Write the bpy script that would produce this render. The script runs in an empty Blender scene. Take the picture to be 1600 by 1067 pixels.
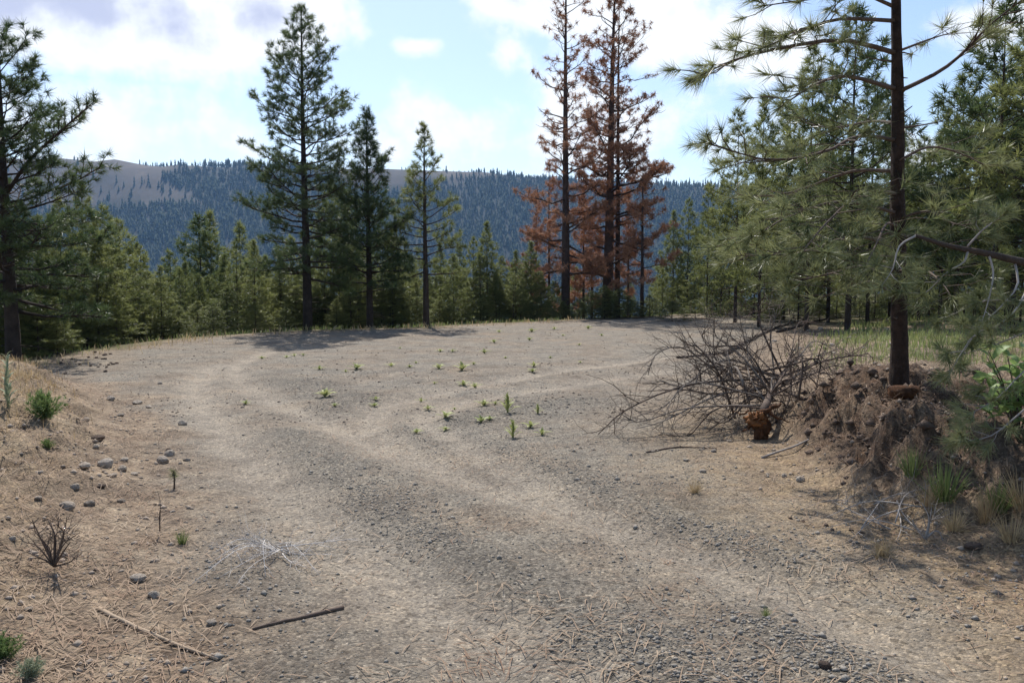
import bpy, math, random
import numpy as np
from mathutils import Vector
R = math.radians
SC = bpy.context.scene
COL = SC.collection

# ------------------------------------------------------------------ camera, sky, sun, exposure
F, PITCH, CAMZ = 1244.4, R(4.3), 1.6
cam = bpy.data.cameras.new('camera'); cam.lens = 28; cam.sensor_width = 36
cam.clip_start = 0.05; cam.clip_end = 12000
cam_o = bpy.data.objects.new('camera', cam); COL.objects.link(cam_o)
cam_o.location = (0, 0, CAMZ); cam_o.rotation_euler = (R(90) - PITCH, 0, 0)
SC.camera = cam_o

SUN_EL, SUN_AZ = R(52), R(-13)
sun_dir = Vector((math.sin(SUN_AZ)*math.cos(SUN_EL), math.cos(SUN_AZ)*math.cos(SUN_EL), math.sin(SUN_EL)))
W = bpy.data.worlds.new('World'); SC.world = W; W.use_nodes = True
nt = W.node_tree; N = nt.nodes; L = nt.links
N.clear()
def nd(t, **k):
    n = N.new(t)
    for a, b in k.items(): setattr(n, a, b)
    return n
def mth(op, a, b=None, clamp=False):
    n = nd('ShaderNodeMath', operation=op, use_clamp=clamp)
    for i, v in enumerate((a, b)):
        if v is None: continue
        if isinstance(v, (int, float)): n.inputs[i].default_value = v
        else: L.new(v, n.inputs[i])
    return n.outputs[0]
sky = nd('ShaderNodeTexSky', sky_type='NISHITA', sun_disc=False, sun_elevation=SUN_EL, sun_rotation=SUN_AZ,
         altitude=600, air_density=1.0, dust_density=1.2, ozone_density=1.0)
tc = nd('ShaderNodeTexCoord')
DIR = tc.outputs['Generated']
sep = nd('ShaderNodeSeparateXYZ'); L.new(DIR, sep.inputs[0])
zz = mth('ADD', mth('MAXIMUM', sep.outputs[2], 0.0), 0.12)
cmb = nd('ShaderNodeCombineXYZ')
L.new(mth('DIVIDE', sep.outputs[0], zz), cmb.inputs[0]); L.new(mth('DIVIDE', sep.outputs[1], zz), cmb.inputs[1])
def noise(vec, scale, detail=6, rough=0.55):
    n = nd('ShaderNodeTexNoise'); n.inputs['Scale'].default_value = scale
    n.inputs['Detail'].default_value = detail; n.inputs['Roughness'].default_value = rough
    L.new(vec, n.inputs['Vector']); return n.outputs['Fac']
big = noise(cmb.outputs[0], 0.9, 7)
fine = noise(DIR, 9.0, 8, 0.6)
# cloud banks standing in the sky: direction, angular half sizes, weight
def sdir(px, py):
    v = Vector(((px-800)/F, 1, (440-py)/F)); return v.normalized()
BANKS = [(130, 18, .30, .055, 1.6), (420, 40, .11, .07, 1.45), (335, 60, .07, .035, .75), (655, 82, .045, .014, .9), (820, 10, .12, .055, .85),
         (1040, 40, .16, .09, .85), (800, 95, .05, .03, .6), (730, 200, .10, .045, .55), (200, 215, .16, .05, .5), (960, 190, .16, .09, .6),
         (1180, 60, .10, .07, .7), (1110, 230, .10, .06, .6), (1430, 235, .06, .04, .7), (470, 235, .2, .03, .45), (1600, 30, .1, .04, .6)]
dens = None
for (px, py, sx, sz, w) in BANKS:
    c = sdir(px, py)
    s = nd('ShaderNodeVectorMath', operation='SUBTRACT'); L.new(DIR, s.inputs[0]); s.inputs[1].default_value = c
    m = nd('ShaderNodeVectorMath', operation='MULTIPLY'); L.new(s.outputs[0], m.inputs[0]); m.inputs[1].default_value = (1/sx, 1/sx, 1/sz)
    l = nd('ShaderNodeVectorMath', operation='LENGTH'); L.new(m.outputs[0], l.inputs[0])
    g = mth('MULTIPLY', mth('MAXIMUM', mth('SUBTRACT', 1.35, l.outputs['Value']), 0.0), w)
    dens = g if dens is None else mth('MAXIMUM', dens, g)
field = mth('ADD', mth('ADD', mth('MULTIPLY', dens, 0.62), mth('MULTIPLY', mth('SUBTRACT', fine, .5), 1.9)), mth('MULTIPLY', mth('SUBTRACT', big, .52), .9))
ss = nd('ShaderNodeMapRange', interpolation_type='SMOOTHSTEP'); L.new(field, ss.inputs[0])
ss.inputs[1].default_value = .12; ss.inputs[2].default_value = .52
# thick clouds are grey-lavender beneath, thin ones white
thick = nd('ShaderNodeMapRange', interpolation_type='SMOOTHSTEP'); L.new(field, thick.inputs[0])
thick.inputs[1].default_value = .62; thick.inputs[2].default_value = 1.15
cm = nd('ShaderNodeMixRGB'); L.new(thick.outputs[0], cm.inputs[0])
cm.inputs[1].default_value = (6.6, 6.75, 6.9, 1); cm.inputs[2].default_value = (3.5, 3.7, 4.8, 1)
mx = nd('ShaderNodeMixRGB'); L.new(mth('MULTIPLY', ss.outputs[0], .9), mx.inputs[0]); L.new(sky.outputs[0], mx.inputs[1]); L.new(cm.outputs[0], mx.inputs[2])
bg = nd('ShaderNodeBackground'); bg.inputs['Strength'].default_value = 0.12; L.new(mx.outputs[0], bg.inputs[0])
wo = nd('ShaderNodeOutputWorld'); L.new(bg.outputs[0], wo.inputs[0])

sl = bpy.data.lights.new('sun', 'SUN'); sl.energy = 4.2; sl.angle = R(0.53); sl.color = (1, .965, .91)
so = bpy.data.objects.new('sun', sl); COL.objects.link(so); so.rotation_euler = sun_dir.to_track_quat('Z', 'Y').to_euler()
so.location = (-10, 40, 60)
SC.view_settings.view_transform = 'Standard'; SC.view_settings.look = 'None'
SC.view_settings.exposure = 0.55; SC.view_settings.gamma = 1
SC.cycles.max_bounces = 6; SC.cycles.volume_bounces = 1

# ------------------------------------------------------------------ helpers
rng = np.random.default_rng(7)
def U(a, b, n=None): return rng.uniform(a, b, n)
def _h(ix, iy, s):
    n = (ix*374761393 + iy*668265263 + s*974634541) & 0xffffffff
    n = ((n ^ (n >> 13))*1274126177) & 0xffffffff
    return ((n ^ (n >> 16)) & 0xffff)/65535.0
def vn(x, y, s=0):
    x = np.asarray(x, float); y = np.asarray(y, float)
    ix = np.floor(x).astype(np.int64); iy = np.floor(y).astype(np.int64)
    fx = x-ix; fy = y-iy; fx = fx*fx*(3-2*fx); fy = fy*fy*(3-2*fy)
    return (_h(ix, iy, s)*(1-fx)+_h(ix+1, iy, s)*fx)*(1-fy) + (_h(ix, iy+1, s)*(1-fx)+_h(ix+1, iy+1, s)*fx)*fy
def fbm(x, y, s=0, o=4):
    r = 0; a = .5
    for i in range(o): r = r + a*(vn(x, y, s+i)-.5); x = x*2.03+11.3; y = y*2.03+5.7; a *= .5
    return r
def sst(a, b, x):
    t = np.clip((x-a)/(b-a), 0, 1); return t*t*(3-2*t)
def interp(x, pts):
    p = np.array(pts, float); return np.interp(x, p[:, 0], p[:, 1])

# clearing edge, beyond it the ground falls away to the valley
EDGE = np.array([(-400, -120), (-60, 3), (-14, 12.8), (-9.2, 15), (-9.4, 19), (-8.8, 23), (-6.5, 26), (-3.2, 27.5), (0, 31), (2.7, 33.5), (7, 37), (12, 44), (24, 66), (60, 110), (600, 500)], float)
def edge_s(x, y):
    x = np.asarray(x, float); y = np.asarray(y, float)
    best = np.full(x.shape, 1e9); sign = np.ones(x.shape)
    for (ax, ay), (bx, by) in zip(EDGE[:-1], EDGE[1:]):
        dx, dy = bx-ax, by-ay; t = np.clip(((x-ax)*dx+(y-ay)*dy)/(dx*dx+dy*dy), 0, 1)
        d = np.hypot(x-ax-t*dx, y-ay-t*dy); c = dx*(y-ay)-dy*(x-ax)
        m = d < best; best = np.where(m, d, best); sign = np.where(m, np.sign(c), sign)
    return best*sign
XL = [(0, -.9), (3.5, -1.5), (5.5, -2.4), (7.6, -3.4), (10, -4.8), (12.4, -6.6), (14, -8.5), (16, -12), (90, -40)]
XR = [(0, 3.2), (4, 2.75), (6, 2.3), (8, 2.55), (12, 3.5), (16.6, 4.8), (25, 8.5), (33, 13), (90, 40)]
RIM = [(-300, 245), (0, 250), (120, 254), (190, 256), (230, 260), (280, 262), (400, 262), (620, 267), (760, 270), (830, 280), (1000, 290), (1100, 293), (1600, 300), (2400, 300)]
def tracks():
    out = []
    for pts in ([(1500, 1040), (1180, 905), (900, 800), (700, 735), (545, 675), (430, 628), (372, 594), (368, 568), (420, 548), (520, 538)],
                [(860, 1067), (700, 960), (520, 830), (400, 730), (330, 655), (300, 605), (330, 572)],
                [(700, 735), (575, 672), (590, 634), (700, 606), (850, 581), (1010, 560), (1100, 545)],
                [(900, 800), (715, 690), (655, 652), (720, 624), (900, 597), (1050, 576)]):
        out.append(np.array([flat(*p) for p in pts]))
    return out
def ray(px, py):
    dx = (px-800)/F; dy = (533.5-py)/F; c, s = math.cos(PITCH), math.sin(PITCH)
    return np.array((dx, c+dy*s, -s+dy*c))
def flat(px, py):
    d = ray(px, py); t = CAMZ/-d[2]; return d[0]*t, d[1]*t
def poly_d(x, y, P):
    best = np.full(np.shape(x), 1e9)
    for (ax, ay), (bx, by) in zip(P[:-1], P[1:]):
        dx, dy = bx-ax, by-ay; t = np.clip(((x-ax)*dx+(y-ay)*dy)/(dx*dx+dy*dy), 0, 1)
        best = np.minimum(best, np.hypot(x-ax-t*dx, y-ay-t*dy))
    return best
TR = tracks()
COARSE = [np.array([flat(*p) for p in q]) for q in ([(440, 680), (520, 750), (640, 830), (840, 930), (1100, 1060)], [(640, 668), (780, 715), (960, 775), (1200, 870)], [(420, 590), (480, 600), (560, 625), (480, 640)], [(700, 655), (800, 640), (900, 625)], [(300, 900), (420, 1000), (500, 1066)], [(1200, 980), (1400, 1066)])]
def coarseness(x, y):
    d = np.full(np.shape(x), 0.)
    for P in COARSE: d = np.maximum(d, np.exp(-(poly_d(x, y, P)/(.10+.035*y))**2))
    return d
def dustiness(x, y):
    d = np.full(np.shape(x), 0.)
    for i, P in enumerate(TR):
        wd = .26 if i != 1 else .34
        d = np.maximum(d, np.exp(-(poly_d(x, y, P)/wd)**2))
    return d
def far_h(x, y):
    px = 800 + F*x/np.maximum(y, 50)
    rim_y = 1480 + 40*fbm(x/420, 0*x, 31, 3)*2
    zr = CAMZ + 1480*(440-interp(px, RIM))/F
    t = np.clip((y-640)/(rim_y-640), 0, 1)
    prof = .15*t + .85*(t**1.25)
    g = fbm(x/170, y/420, 40, 4)*95*np.sin(np.pi*np.clip(t, 0, 1))**1.0
    z = -190 + (zr+190)*prof + g
    # the grassy spur
    kx = (px-150)/95; k = np.exp(-kx*kx)*np.exp(-((y-1330)/170)**2)
    return np.where(y > 400, z + 8*k, -190)
def hgt(x, y):
    x = np.asarray(x, float); y = np.asarray(y, float)
    s = edge_s(x, y)
    z = .05*fbm(x/3, y/3, 1, 3) + .03*fbm(x/.5, y/.5, 5, 3)
    near = (np.hypot(x, y) < 60)
    xl = interp(y, XL) + .35*fbm(x/.9, y/.9, 9, 3); xr = interp(y, XR) + .5*fbm(x/.8, y/.8, 12, 3)
    lb = sst(0, 1.7, xl-x)*interp(y, [(0, .1), (4, .18), (7, .46), (12, .42), (14.5, .14), (17, 0)])
    steep = interp(y, [(0, 1.3), (5, 1.1), (9, 1.0), (13, 3), (30, 8)])
    rb = sst(0, 1, (x-xr)/steep)*interp(y, [(0, .25), (4, .34), (6, .5), (9, .48), (13, .35), (25, .25), (60, .2)])
    mound = .16*np.exp(-(((x-3.95)/.75)**2+((y-8.3)/.55)**2))
    rough = (sst(.03, .2, lb)*.30 + sst(.03, .3, rb)*.48*sst(13, 9, y) + sst(.03, .3, rb)*.12)*fbm(x/.22, y/.22, 20, 4) + sst(.03, .2, lb+rb)*.25*fbm(x/.9, y/.9, 25, 3)
    z = z + np.where(near, lb+rb+mound+rough - .05*dustiness(x, y)*(y < 40) + .02*coarseness(x, y)*(y < 40), .3)
    sp = np.maximum(s, 0)
    drop = np.where(sp < 6, .045*sp*sp, 1.62+.54*(sp-6))
    zz_ = z - drop*(1+.25*fbm(x/14, y/14, 28, 3))
    fl = np.maximum(zz_, -190)
    b = sst(0, 1, (fl+190)/25)
    fz = far_h(x, y)
    return np.where((y > 400) & (np.abs(x) < y*2.5+200), np.maximum(fl, fz), fl)
def h1(x, y): return float(hgt(np.array([x]), np.array([y]))[0])
def at(px, py):
    d = ray(px, py); t = np.concatenate([np.arange(2, 14, .02), np.arange(14, 80, .1)])
    z = hgt(d[0]*t, d[1]*t); k = np.argmax(CAMZ+d[2]*t < z)
    if k == 0: k = len(t)-1
    return np.array((d[0]*t[k], d[1]*t[k], z[k]))
def atY(px, py, Y):
    d = ray(px, py); t = Y/d[1]; return np.array((d[0]*t, Y, CAMZ+d[2]*t))

def mesh(name, V, T, mats, mi=None, smooth=False, attrs=None):
    V = np.asarray(V, np.float32).reshape(-1, 3); T = np.asarray(T, np.int32).reshape(-1, 3)
    me = bpy.data.meshes.new(name)
    me.vertices.add(len(V)); me.vertices.foreach_set('co', V.ravel())
    me.loops.add(T.size); me.loops.foreach_set('vertex_index', T.ravel())
    me.polygons.add(len(T)); me.polygons.foreach_set('loop_start', np.arange(0, T.size, 3, dtype=np.int32))
    if mi is not None: me.polygons.foreach_set('material_index', np.asarray(mi, np.int32))
    if smooth: me.polygons.foreach_set('use_smooth', np.ones(len(T), bool))
    for m in mats: me.materials.append(m)
    for k, a in (attrs or {}).items():
        at_ = me.attributes.new(k, 'FLOAT', 'POINT'); at_.data.foreach_set('value', np.asarray(a, np.float32))
    me.update(calc_edges=True); return me
def link(name, me, parent=None, loc=(0, 0, 0), rz=0, sc=(1, 1, 1), **p):
    o = bpy.data.objects.new(name, me); COL.objects.link(o); o.location = [float(v) for v in loc]; o.rotation_euler = (0, 0, rz); o.scale = sc
    if parent is not None: o.parent = parent
    for k, v in p.items(): o[k] = v
    return o
class MB:
    def __init__(s): s.v = []; s.t = []; s.m = []; s.n = 0
    def add(s, V, T, m=0):
        V = np.asarray(V, float).reshape(-1, 3); T = np.asarray(T, int).reshape(-1, 3)
        s.v.append(V); s.t.append(T+s.n); s.m.append(np.full(len(T), m)); s.n += len(V)
    def tube(s, P, rad, k=5, m=0):
        P = np.asarray(P, float); n = len(P); rad = np.broadcast_to(np.asarray(rad, float), (n,))
        t = np.gradient(P, axis=0); t /= np.linalg.norm(t, axis=1)[:, None]+1e-9
        ref = np.array((0, 0, 1.)) if abs(t[:, 2]).mean() < .8 else np.array((1., 0, 0))
        u = np.cross(t, ref); u /= np.linalg.norm(u, axis=1)[:, None]+1e-9; w = np.cross(t, u)
        a = np.arange(k)*2*np.pi/k
        V = P[:, None, :] + rad[:, None, None]*(np.cos(a)[None, :, None]*u[:, None, :]+np.sin(a)[None, :, None]*w[:, None, :])
        i = np.arange(n-1)[:, None]*k; j = np.arange(k)[None, :]; j2 = (j+1) % k
        A = (i+j).ravel(); B = (i+j2).ravel(); C_ = (i+k+j2).ravel(); D = (i+k+j).ravel()
        T = np.concatenate([np.stack([A, B, C_], 1), np.stack([A, C_, D], 1)])
        cap = np.array([(n-1)*k+np.array((0, q, q+1)) for q in range(1, k-1)]+[np.array((0, q+1, q)) for q in range(1, k-1)])
        s.add(V.reshape(-1, 3), np.concatenate([T, cap]), m)
    def mesh(s, name, mats, smooth=False):
        if not s.v: return None
        return mesh(name, np.concatenate(s.v), np.concatenate(s.t), mats, np.concatenate(s.m), smooth)
def curve(pts, n=8):
    P = np.asarray(pts, float); t = np.linspace(0, len(P)-1, n)
    Q = np.concatenate([[2*P[0]-P[1]], P, [2*P[-1]-P[-2]]]); out = []
    for x in t:
        i = min(int(x), len(P)-2); f = x-i; a, b, c, d = Q[i:i+4]
        out.append(.5*((2*b)+(-a+c)*f+(2*a-5*b+4*c-d)*f*f+(-a+3*b-3*c+d)*f**3))
    return np.array(out)
def needle_templates(n, wid, k=5, spread=(12, 80)):
    out = []
    for _ in range(k):
        base = np.zeros((n, 3)); base[:, 2] = U(-.45, .02, n)
        th = np.radians(U(*spread, n)); ph = U(0, 2*np.pi, n); ln = U(.65, 1.05, n)
        d = np.stack([np.sin(th)*np.cos(ph), np.sin(th)*np.sin(ph), np.cos(th)], 1)
        sd = np.cross(d, rng.normal(size=(n, 3))); sd /= np.linalg.norm(sd, axis=1)[:, None]+1e-9
        V = np.stack([base-sd*wid/2, base+sd*wid/2, base+d*ln[:, None]], 1)
        out.append(V.reshape(-1, 3))
    return out
def tufts(mb, P, D, S, tmpl, m):
    P = np.asarray(P, float); D = np.asarray(D, float); S = np.asarray(S, float)
    if len(P) == 0: return
    D = D/(np.linalg.norm(D, axis=1)[:, None]+1e-9)
    r = rng.normal(size=D.shape); u = np.cross(D, r); u /= np.linalg.norm(u, axis=1)[:, None]+1e-9; w = np.cross(D, u)
    idx = rng.integers(0, len(tmpl), len(P))
    for k, t in enumerate(tmpl):
        q = idx == k
        if not q.any(): continue
        M = np.stack([u[q], w[q], D[q]], 1)*S[q][:, None, None]
        V = np.einsum('vi,nij->nvj', t, M) + P[q][:, None, :]
        mb.add(V.reshape(-1, 3), np.arange(V.shape[0]*V.shape[1]).reshape(-1, 3), m)

# ------------------------------------------------------------------ materials
class Mat:
    def __init__(s, name, rough=.9):
        s.m = bpy.data.materials.new(name); s.m.use_nodes = True; s.t = s.m.node_tree
        s.b = s.t.nodes['Principled BSDF']; s.b.inputs['Roughness'].default_value = rough; s.b.inputs['Specular IOR Level'].default_value = .25
        s.co = s.t.nodes.new('ShaderNodeTexCoord')
    def node(s, t, ins=None, **k):
        n = s.t.nodes.new(t)
        for a, b in k.items(): setattr(n, a, b)
        for a, b in (ins or {}).items():
            if hasattr(b, 'is_linked'): s.t.links.new(b, n.inputs[a])
            else: n.inputs[a].default_value = b
        return n
    def noise(s, scale, detail=4, rough=.6, vec=None):
        return s.node('ShaderNodeTexNoise', {'Vector': vec or s.co.outputs['Object'], 'Scale': scale, 'Detail': detail, 'Roughness': rough}).outputs['Fac']
    def ramp(s, fac, stops):
        n = s.node('ShaderNodeValToRGB', {'Fac': fac}); e = n.color_ramp.elements
        while len(e) < len(stops): e.new(.5)
        for q, (p, c) in zip(e, stops): q.position = p; q.color = (*c, 1)
        return n.outputs['Color']
    def mix(s, f, a, b, mode='MIX'):
        n = s.node('ShaderNodeMixRGB', blend_type=mode)
        for i, v in enumerate((f, a, b)):
            if hasattr(v, 'is_linked'): s.t.links.new(v, n.inputs[i])
            else: n.inputs[i].default_value = v if i == 0 else (*v, 1)
        return n.outputs[0]
    def attr(s, name): return s.node('ShaderNodeAttribute', attribute_name=name).outputs['Fac']
    def color(s, c): s.t.links.new(c, s.b.inputs['Base Color']); return s
    def bump(s, h, st=.5, d=.01):
        n = s.node('ShaderNodeBump', {'Height': h, 'Strength': st, 'Distance': d}); s.t.links.new(n.outputs[0], s.b.inputs['Normal']); return s
    def leafy(s, c, f=.35):
        tr = s.node('ShaderNodeBsdfTranslucent', {'Color': c}); mx_ = s.node('ShaderNodeMixShader', {0: f})
        s.t.links.new(s.b.outputs[0], mx_.inputs[1]); s.t.links.new(tr.outputs[0], mx_.inputs[2])
        s.t.links.new(mx_.outputs[0], s.t.nodes['Material Output'].inputs['Surface']); return s
def varied(name, a, b, scale=3, rough=.8, leaf=0, bump=0):
    m = Mat(name, rough); n = m.noise(scale)
    oi = m.node('ShaderNodeObjectInfo').outputs['Random']
    f = m.node('ShaderNodeMath', {0: n, 1: m.node('ShaderNodeMath', {0: oi, 1: .25}, operation='MULTIPLY').outputs[0]}, operation='ADD').outputs[0]
    c = m.ramp(f, [(.32, a), (.82, b)]); m.color(c)
    if leaf: m.leafy(c, leaf)
    if bump: m.bump(m.noise(scale*8), .8, bump)
    return m.m
M_needle = varied('pine_needles', (.082, .110, .035), (.27, .285, .098), 2.2, .4, .5)
M_needle_dark = varied('dark_pine_needles', (.042, .074, .030), (.145, .18, .066), 2.2, .4, .42)
M_needle_near = varied('near_pine_needles', (.085, .112, .040), (.31, .32, .150), 5, .35, .38)
M_dead = varied('dead_needles', (.24, .105, .055), (.50, .27, .16), 2.2, .7, .25)
M_bark = varied('pine_bark', (.022, .017, .014), (.075, .055, .043), 6, .95, 0, .02)
M_deadbark = varied('dead_bark', (.035, .024, .020), (.095, .062, .050), 5, .95, 0, .02)
M_grey = varied('weathered_twig', (.20, .17, .15), (.42, .38, .34), 9, .9)
M_brown = varied('brown_twig', (.055, .038, .030), (.15, .11, .085), 9, .9)
M_far = varied('far_conifer', (.016, .028, .018), (.042, .06, .03), .02, .9)
M_rock = varied('rock', (.22, .17, .125), (.55, .47, .38), 5, .9, 0, .02)
M_darkrock = varied('dark_clod', (.05, .037, .03), (.17, .12, .09), 7, .95, 0, .02)
M_weed = varied('mullein_leaf', (.21, .25, .075), (.41, .42, .17), 4, .6, .3)
M_green = varied('green_leaf', (.10, .16, .05), (.22, .29, .10), 5, .6, .3)
M_sage = varied('grey_green_leaf', (.20, .24, .15), (.34, .37, .24), 5, .7, .2)
M_straw = varied('dry_grass', (.30, .20, .10), (.54, .42, .24), 2, .8, .25)
M_litter = varied('pine_litter', (.22, .13, .08), (.46, .36, .25), 1.7, .8, .1)
M_fibre = varied('root_fibre', (.07, .042, .028), (.23, .15, .095), 3, .9, .1)
M_grass = varied('green_grass', (.13, .18, .055), (.27, .30, .11), 1.5, .7, .3)
M_gravel = varied('gravel_stone', (.085, .077, .066), (.44, .39, .325), 70, .85)
M_crumb = varied('soil_crumb', (.08, .062, .05), (.36, .29, .225), 25, .95)
M_bright = varied('broad_leaf', (.16, .26, .07), (.32, .42, .15), 5, .5, .4)
M_plate = varied('plated_bark', (.014, .010, .008), (.085, .052, .036), 11, .95, 0, .03)
M_twig = varied('grey_brown_twig', (.11, .088, .072), (.25, .21, .175), 9, .9)
M_pale = varied('bleached_stem', (.42, .38, .34), (.68, .63, .58), 9, .9)
M_root = varied('root_bark', (.035, .018, .010), (.17, .075, .032), 16, .95, 0, .02)
M_orange = varied('split_wood', (.075, .030, .014), (.46, .20, .07), 14, .85, 0, .02)

# ground: soil, crushed gravel, dusty wheel tracks, straw and needle cover, by place
g = Mat('ground_soil', .95); wc = g.co.outputs['Object']
soil = g.ramp(g.noise(3.2, 10, .78), [(.34, (.13, .092, .066)), (.5, (.25, .195, .145)), (.66, (.40, .33, .25))])
v1 = g.node('ShaderNodeTexVoronoi', {'Vector': wc, 'Scale': 70.}); v2 = g.node('ShaderNodeTexVoronoi', {'Vector': wc, 'Scale': 24.})
sp = g.node('ShaderNodeSeparateColor', {0: v1.outputs['Color']}).outputs[0]
grav = g.ramp(sp, [(0, (.10, .092, .08)), (.45, (.21, .19, .16)), (.8, (.31, .28, .235)), (1, (.48, .44, .38))])
grav = g.mix(.28, grav, g.ramp(g.noise(2.6, 10, .8), [(.36, (.10, .092, .082)), (.5, (.20, .182, .158)), (.64, (.34, .31, .265))]))
grav = g.mix(.38, grav, g.ramp(g.noise(90, 3, .7), [(.35, (.08, .08, .078)), (.5, (.24, .225, .20)), (.66, (.50, .465, .41))]))
patch = g.noise(.8, 7, .7)
gm = g.node('ShaderNodeMath', {0: g.attr('gravel'), 1: g.node('ShaderNodeMapRange', {0: patch, 1: .36, 2: .6, 3: .35, 4: 1.1}).outputs[0]}, operation='MULTIPLY', use_clamp=True).outputs[0]
c = g.mix(gm, soil, grav)
c = g.mix(g.node('ShaderNodeMath', {0: g.attr('coarse'), 1: .75}, operation='MULTIPLY').outputs[0], c, g.ramp(sp, [(0, (.06, .055, .05)), (.5, (.15, .14, .122)), (.85, (.25, .23, .20)), (1, (.40, .37, .32))]))
dm = g.node('ShaderNodeMath', {0: g.attr('dust'), 1: g.node('ShaderNodeMapRange', {0: g.noise(6, 6, .7), 1: .3, 2: .65, 3: .5, 4: 1.}).outputs[0]}, operation='MULTIPLY', use_clamp=True).outputs[0]
c = g.mix(dm, c, g.ramp(g.noise(30, 6, .75), [(.3, (.25, .22, .185)), (.7, (.45, .405, .345))]))
lm = g.node('ShaderNodeMath', {0: g.attr('straw'), 1: g.node('ShaderNodeMapRange', {0: g.noise(5, 8, .75), 1: .35, 2: .65}).outputs[0]}, operation='MULTIPLY', use_clamp=True).outputs[0]
c = g.mix(lm, c, g.ramp(g.noise(40, 3), [(.3, (.24, .17, .10)), (.7, (.46, .36, .23))]))
dk = g.node('ShaderNodeMath', {0: g.attr('humus'), 1: g.node('ShaderNodeMapRange', {0: g.noise(7, 7, .75), 1: .3, 2: .6, 3: .3}).outputs[0]}, operation='MULTIPLY', use_clamp=True).outputs[0]
c = g.mix(dk, c, g.ramp(g.noise(22, 4), [(.3, (.045, .028, .020)), (.75, (.15, .092, .06))]))
c = g.mix(g.attr('green'), c, g.ramp(g.noise(3, 6), [(.3, (.07, .075, .03)), (.7, (.17, .16, .075))]))
v3 = g.node('ShaderNodeTexVoronoi', {'Vector': wc, 'Scale': 38.})
sp3 = g.node('ShaderNodeSeparateColor', {0: v3.outputs['Color']}).outputs[1]; sp2 = g.node('ShaderNodeSeparateColor', {0: v1.outputs['Color']}).outputs[2]
c = g.mix(1, c, g.ramp(sp2, [(0, (.5, .5, .5)), (.25, (.85, .85, .86)), (.8, (1.05, 1.03, 1)), (1, (1.45, 1.42, 1.36))]), 'MULTIPLY')
c = g.mix(.8, c, g.ramp(sp3, [(0, (.42, .40, .38)), (.14, (.95, .95, .95)), (.9, (1, 1, 1)), (1, (1.4, 1.36, 1.3))]), 'MULTIPLY')
c = g.mix(.9, c, g.ramp(g.noise(1.3, 9, .8), [(.36, (.68, .67, .67)), (.5, (1, 1, 1)), (.64, (1.2, 1.17, 1.12))]), 'MULTIPLY')
c = g.mix(1, c, (.95, .91, .845), 'MULTIPLY')
g.color(c)
hb = g.node('ShaderNodeMath', {0: g.node('ShaderNodeMath', {0: g.noise(130, 4), 1: v1.outputs['Distance']}, operation='SUBTRACT').outputs[0], 1: g.noise(300, 3, .7)}, operation='ADD').outputs[0]
g.bump(hb, .8, .010)
M_ground = g.m
g = Mat('shaded_hill_grass', .95)
c = g.ramp(g.noise(.012, 8, .65), [(.35, (.05, .042, .03)), (.55, (.085, .066, .048)), (.72, (.15, .115, .08))])  # grass browns darkened, cloud shadow over the slope painted into the colour
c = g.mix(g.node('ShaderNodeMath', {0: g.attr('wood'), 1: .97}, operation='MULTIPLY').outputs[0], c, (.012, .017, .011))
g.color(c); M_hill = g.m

# ------------------------------------------------------------------ ground and hills: one polar sheet cut at 90 m
ang = np.concatenate([np.radians(np.arange(-48, 48.01, .24)), np.radians(np.arange(51, 309, 3.))])
rad = np.concatenate([[.6], np.geomspace(.8, 90, 400), np.geomspace(93, 3400, 120)])
OY = -1.0
AA, RR = np.meshgrid(ang, rad); X = RR*np.sin(AA); Y = OY + RR*np.cos(AA)
Z = hgt(X, Y); na = len(ang)
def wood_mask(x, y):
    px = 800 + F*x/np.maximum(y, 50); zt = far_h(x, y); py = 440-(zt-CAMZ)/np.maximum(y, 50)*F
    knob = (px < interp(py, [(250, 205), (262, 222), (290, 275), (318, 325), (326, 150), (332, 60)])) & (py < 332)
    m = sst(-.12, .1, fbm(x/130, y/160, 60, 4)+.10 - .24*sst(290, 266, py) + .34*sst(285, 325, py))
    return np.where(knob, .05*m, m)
def sub(i0, i1, name, mat, fn, **p):
    n = i1-i0; V = np.stack([X[i0:i1], Y[i0:i1], Z[i0:i1]], -1).reshape(-1, 3)
    i = np.arange(n-1)[:, None]*na; j = np.arange(na)[None, :]; j2 = (j+1) % na
    A, B, C_, D = (i+j).ravel(), (i+j2).ravel(), (i+na+j2).ravel(), (i+na+j).ravel()
    T = np.concatenate([np.stack([A, C_, B], 1), np.stack([A, D, C_], 1)])
    if i0 == 0:
        V = np.concatenate([V, [(0, OY, h1(0, OY))]]); k = len(V)-1
        T = np.concatenate([T, np.stack([np.full(na, k), np.arange(na), (np.arange(na)+1) % na], 1)])
    T = T[:, ::-1]
    me = mesh(name, V, T, [mat], None, True, fn(V)); return link(name, me, kind='structure', **p)
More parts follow.
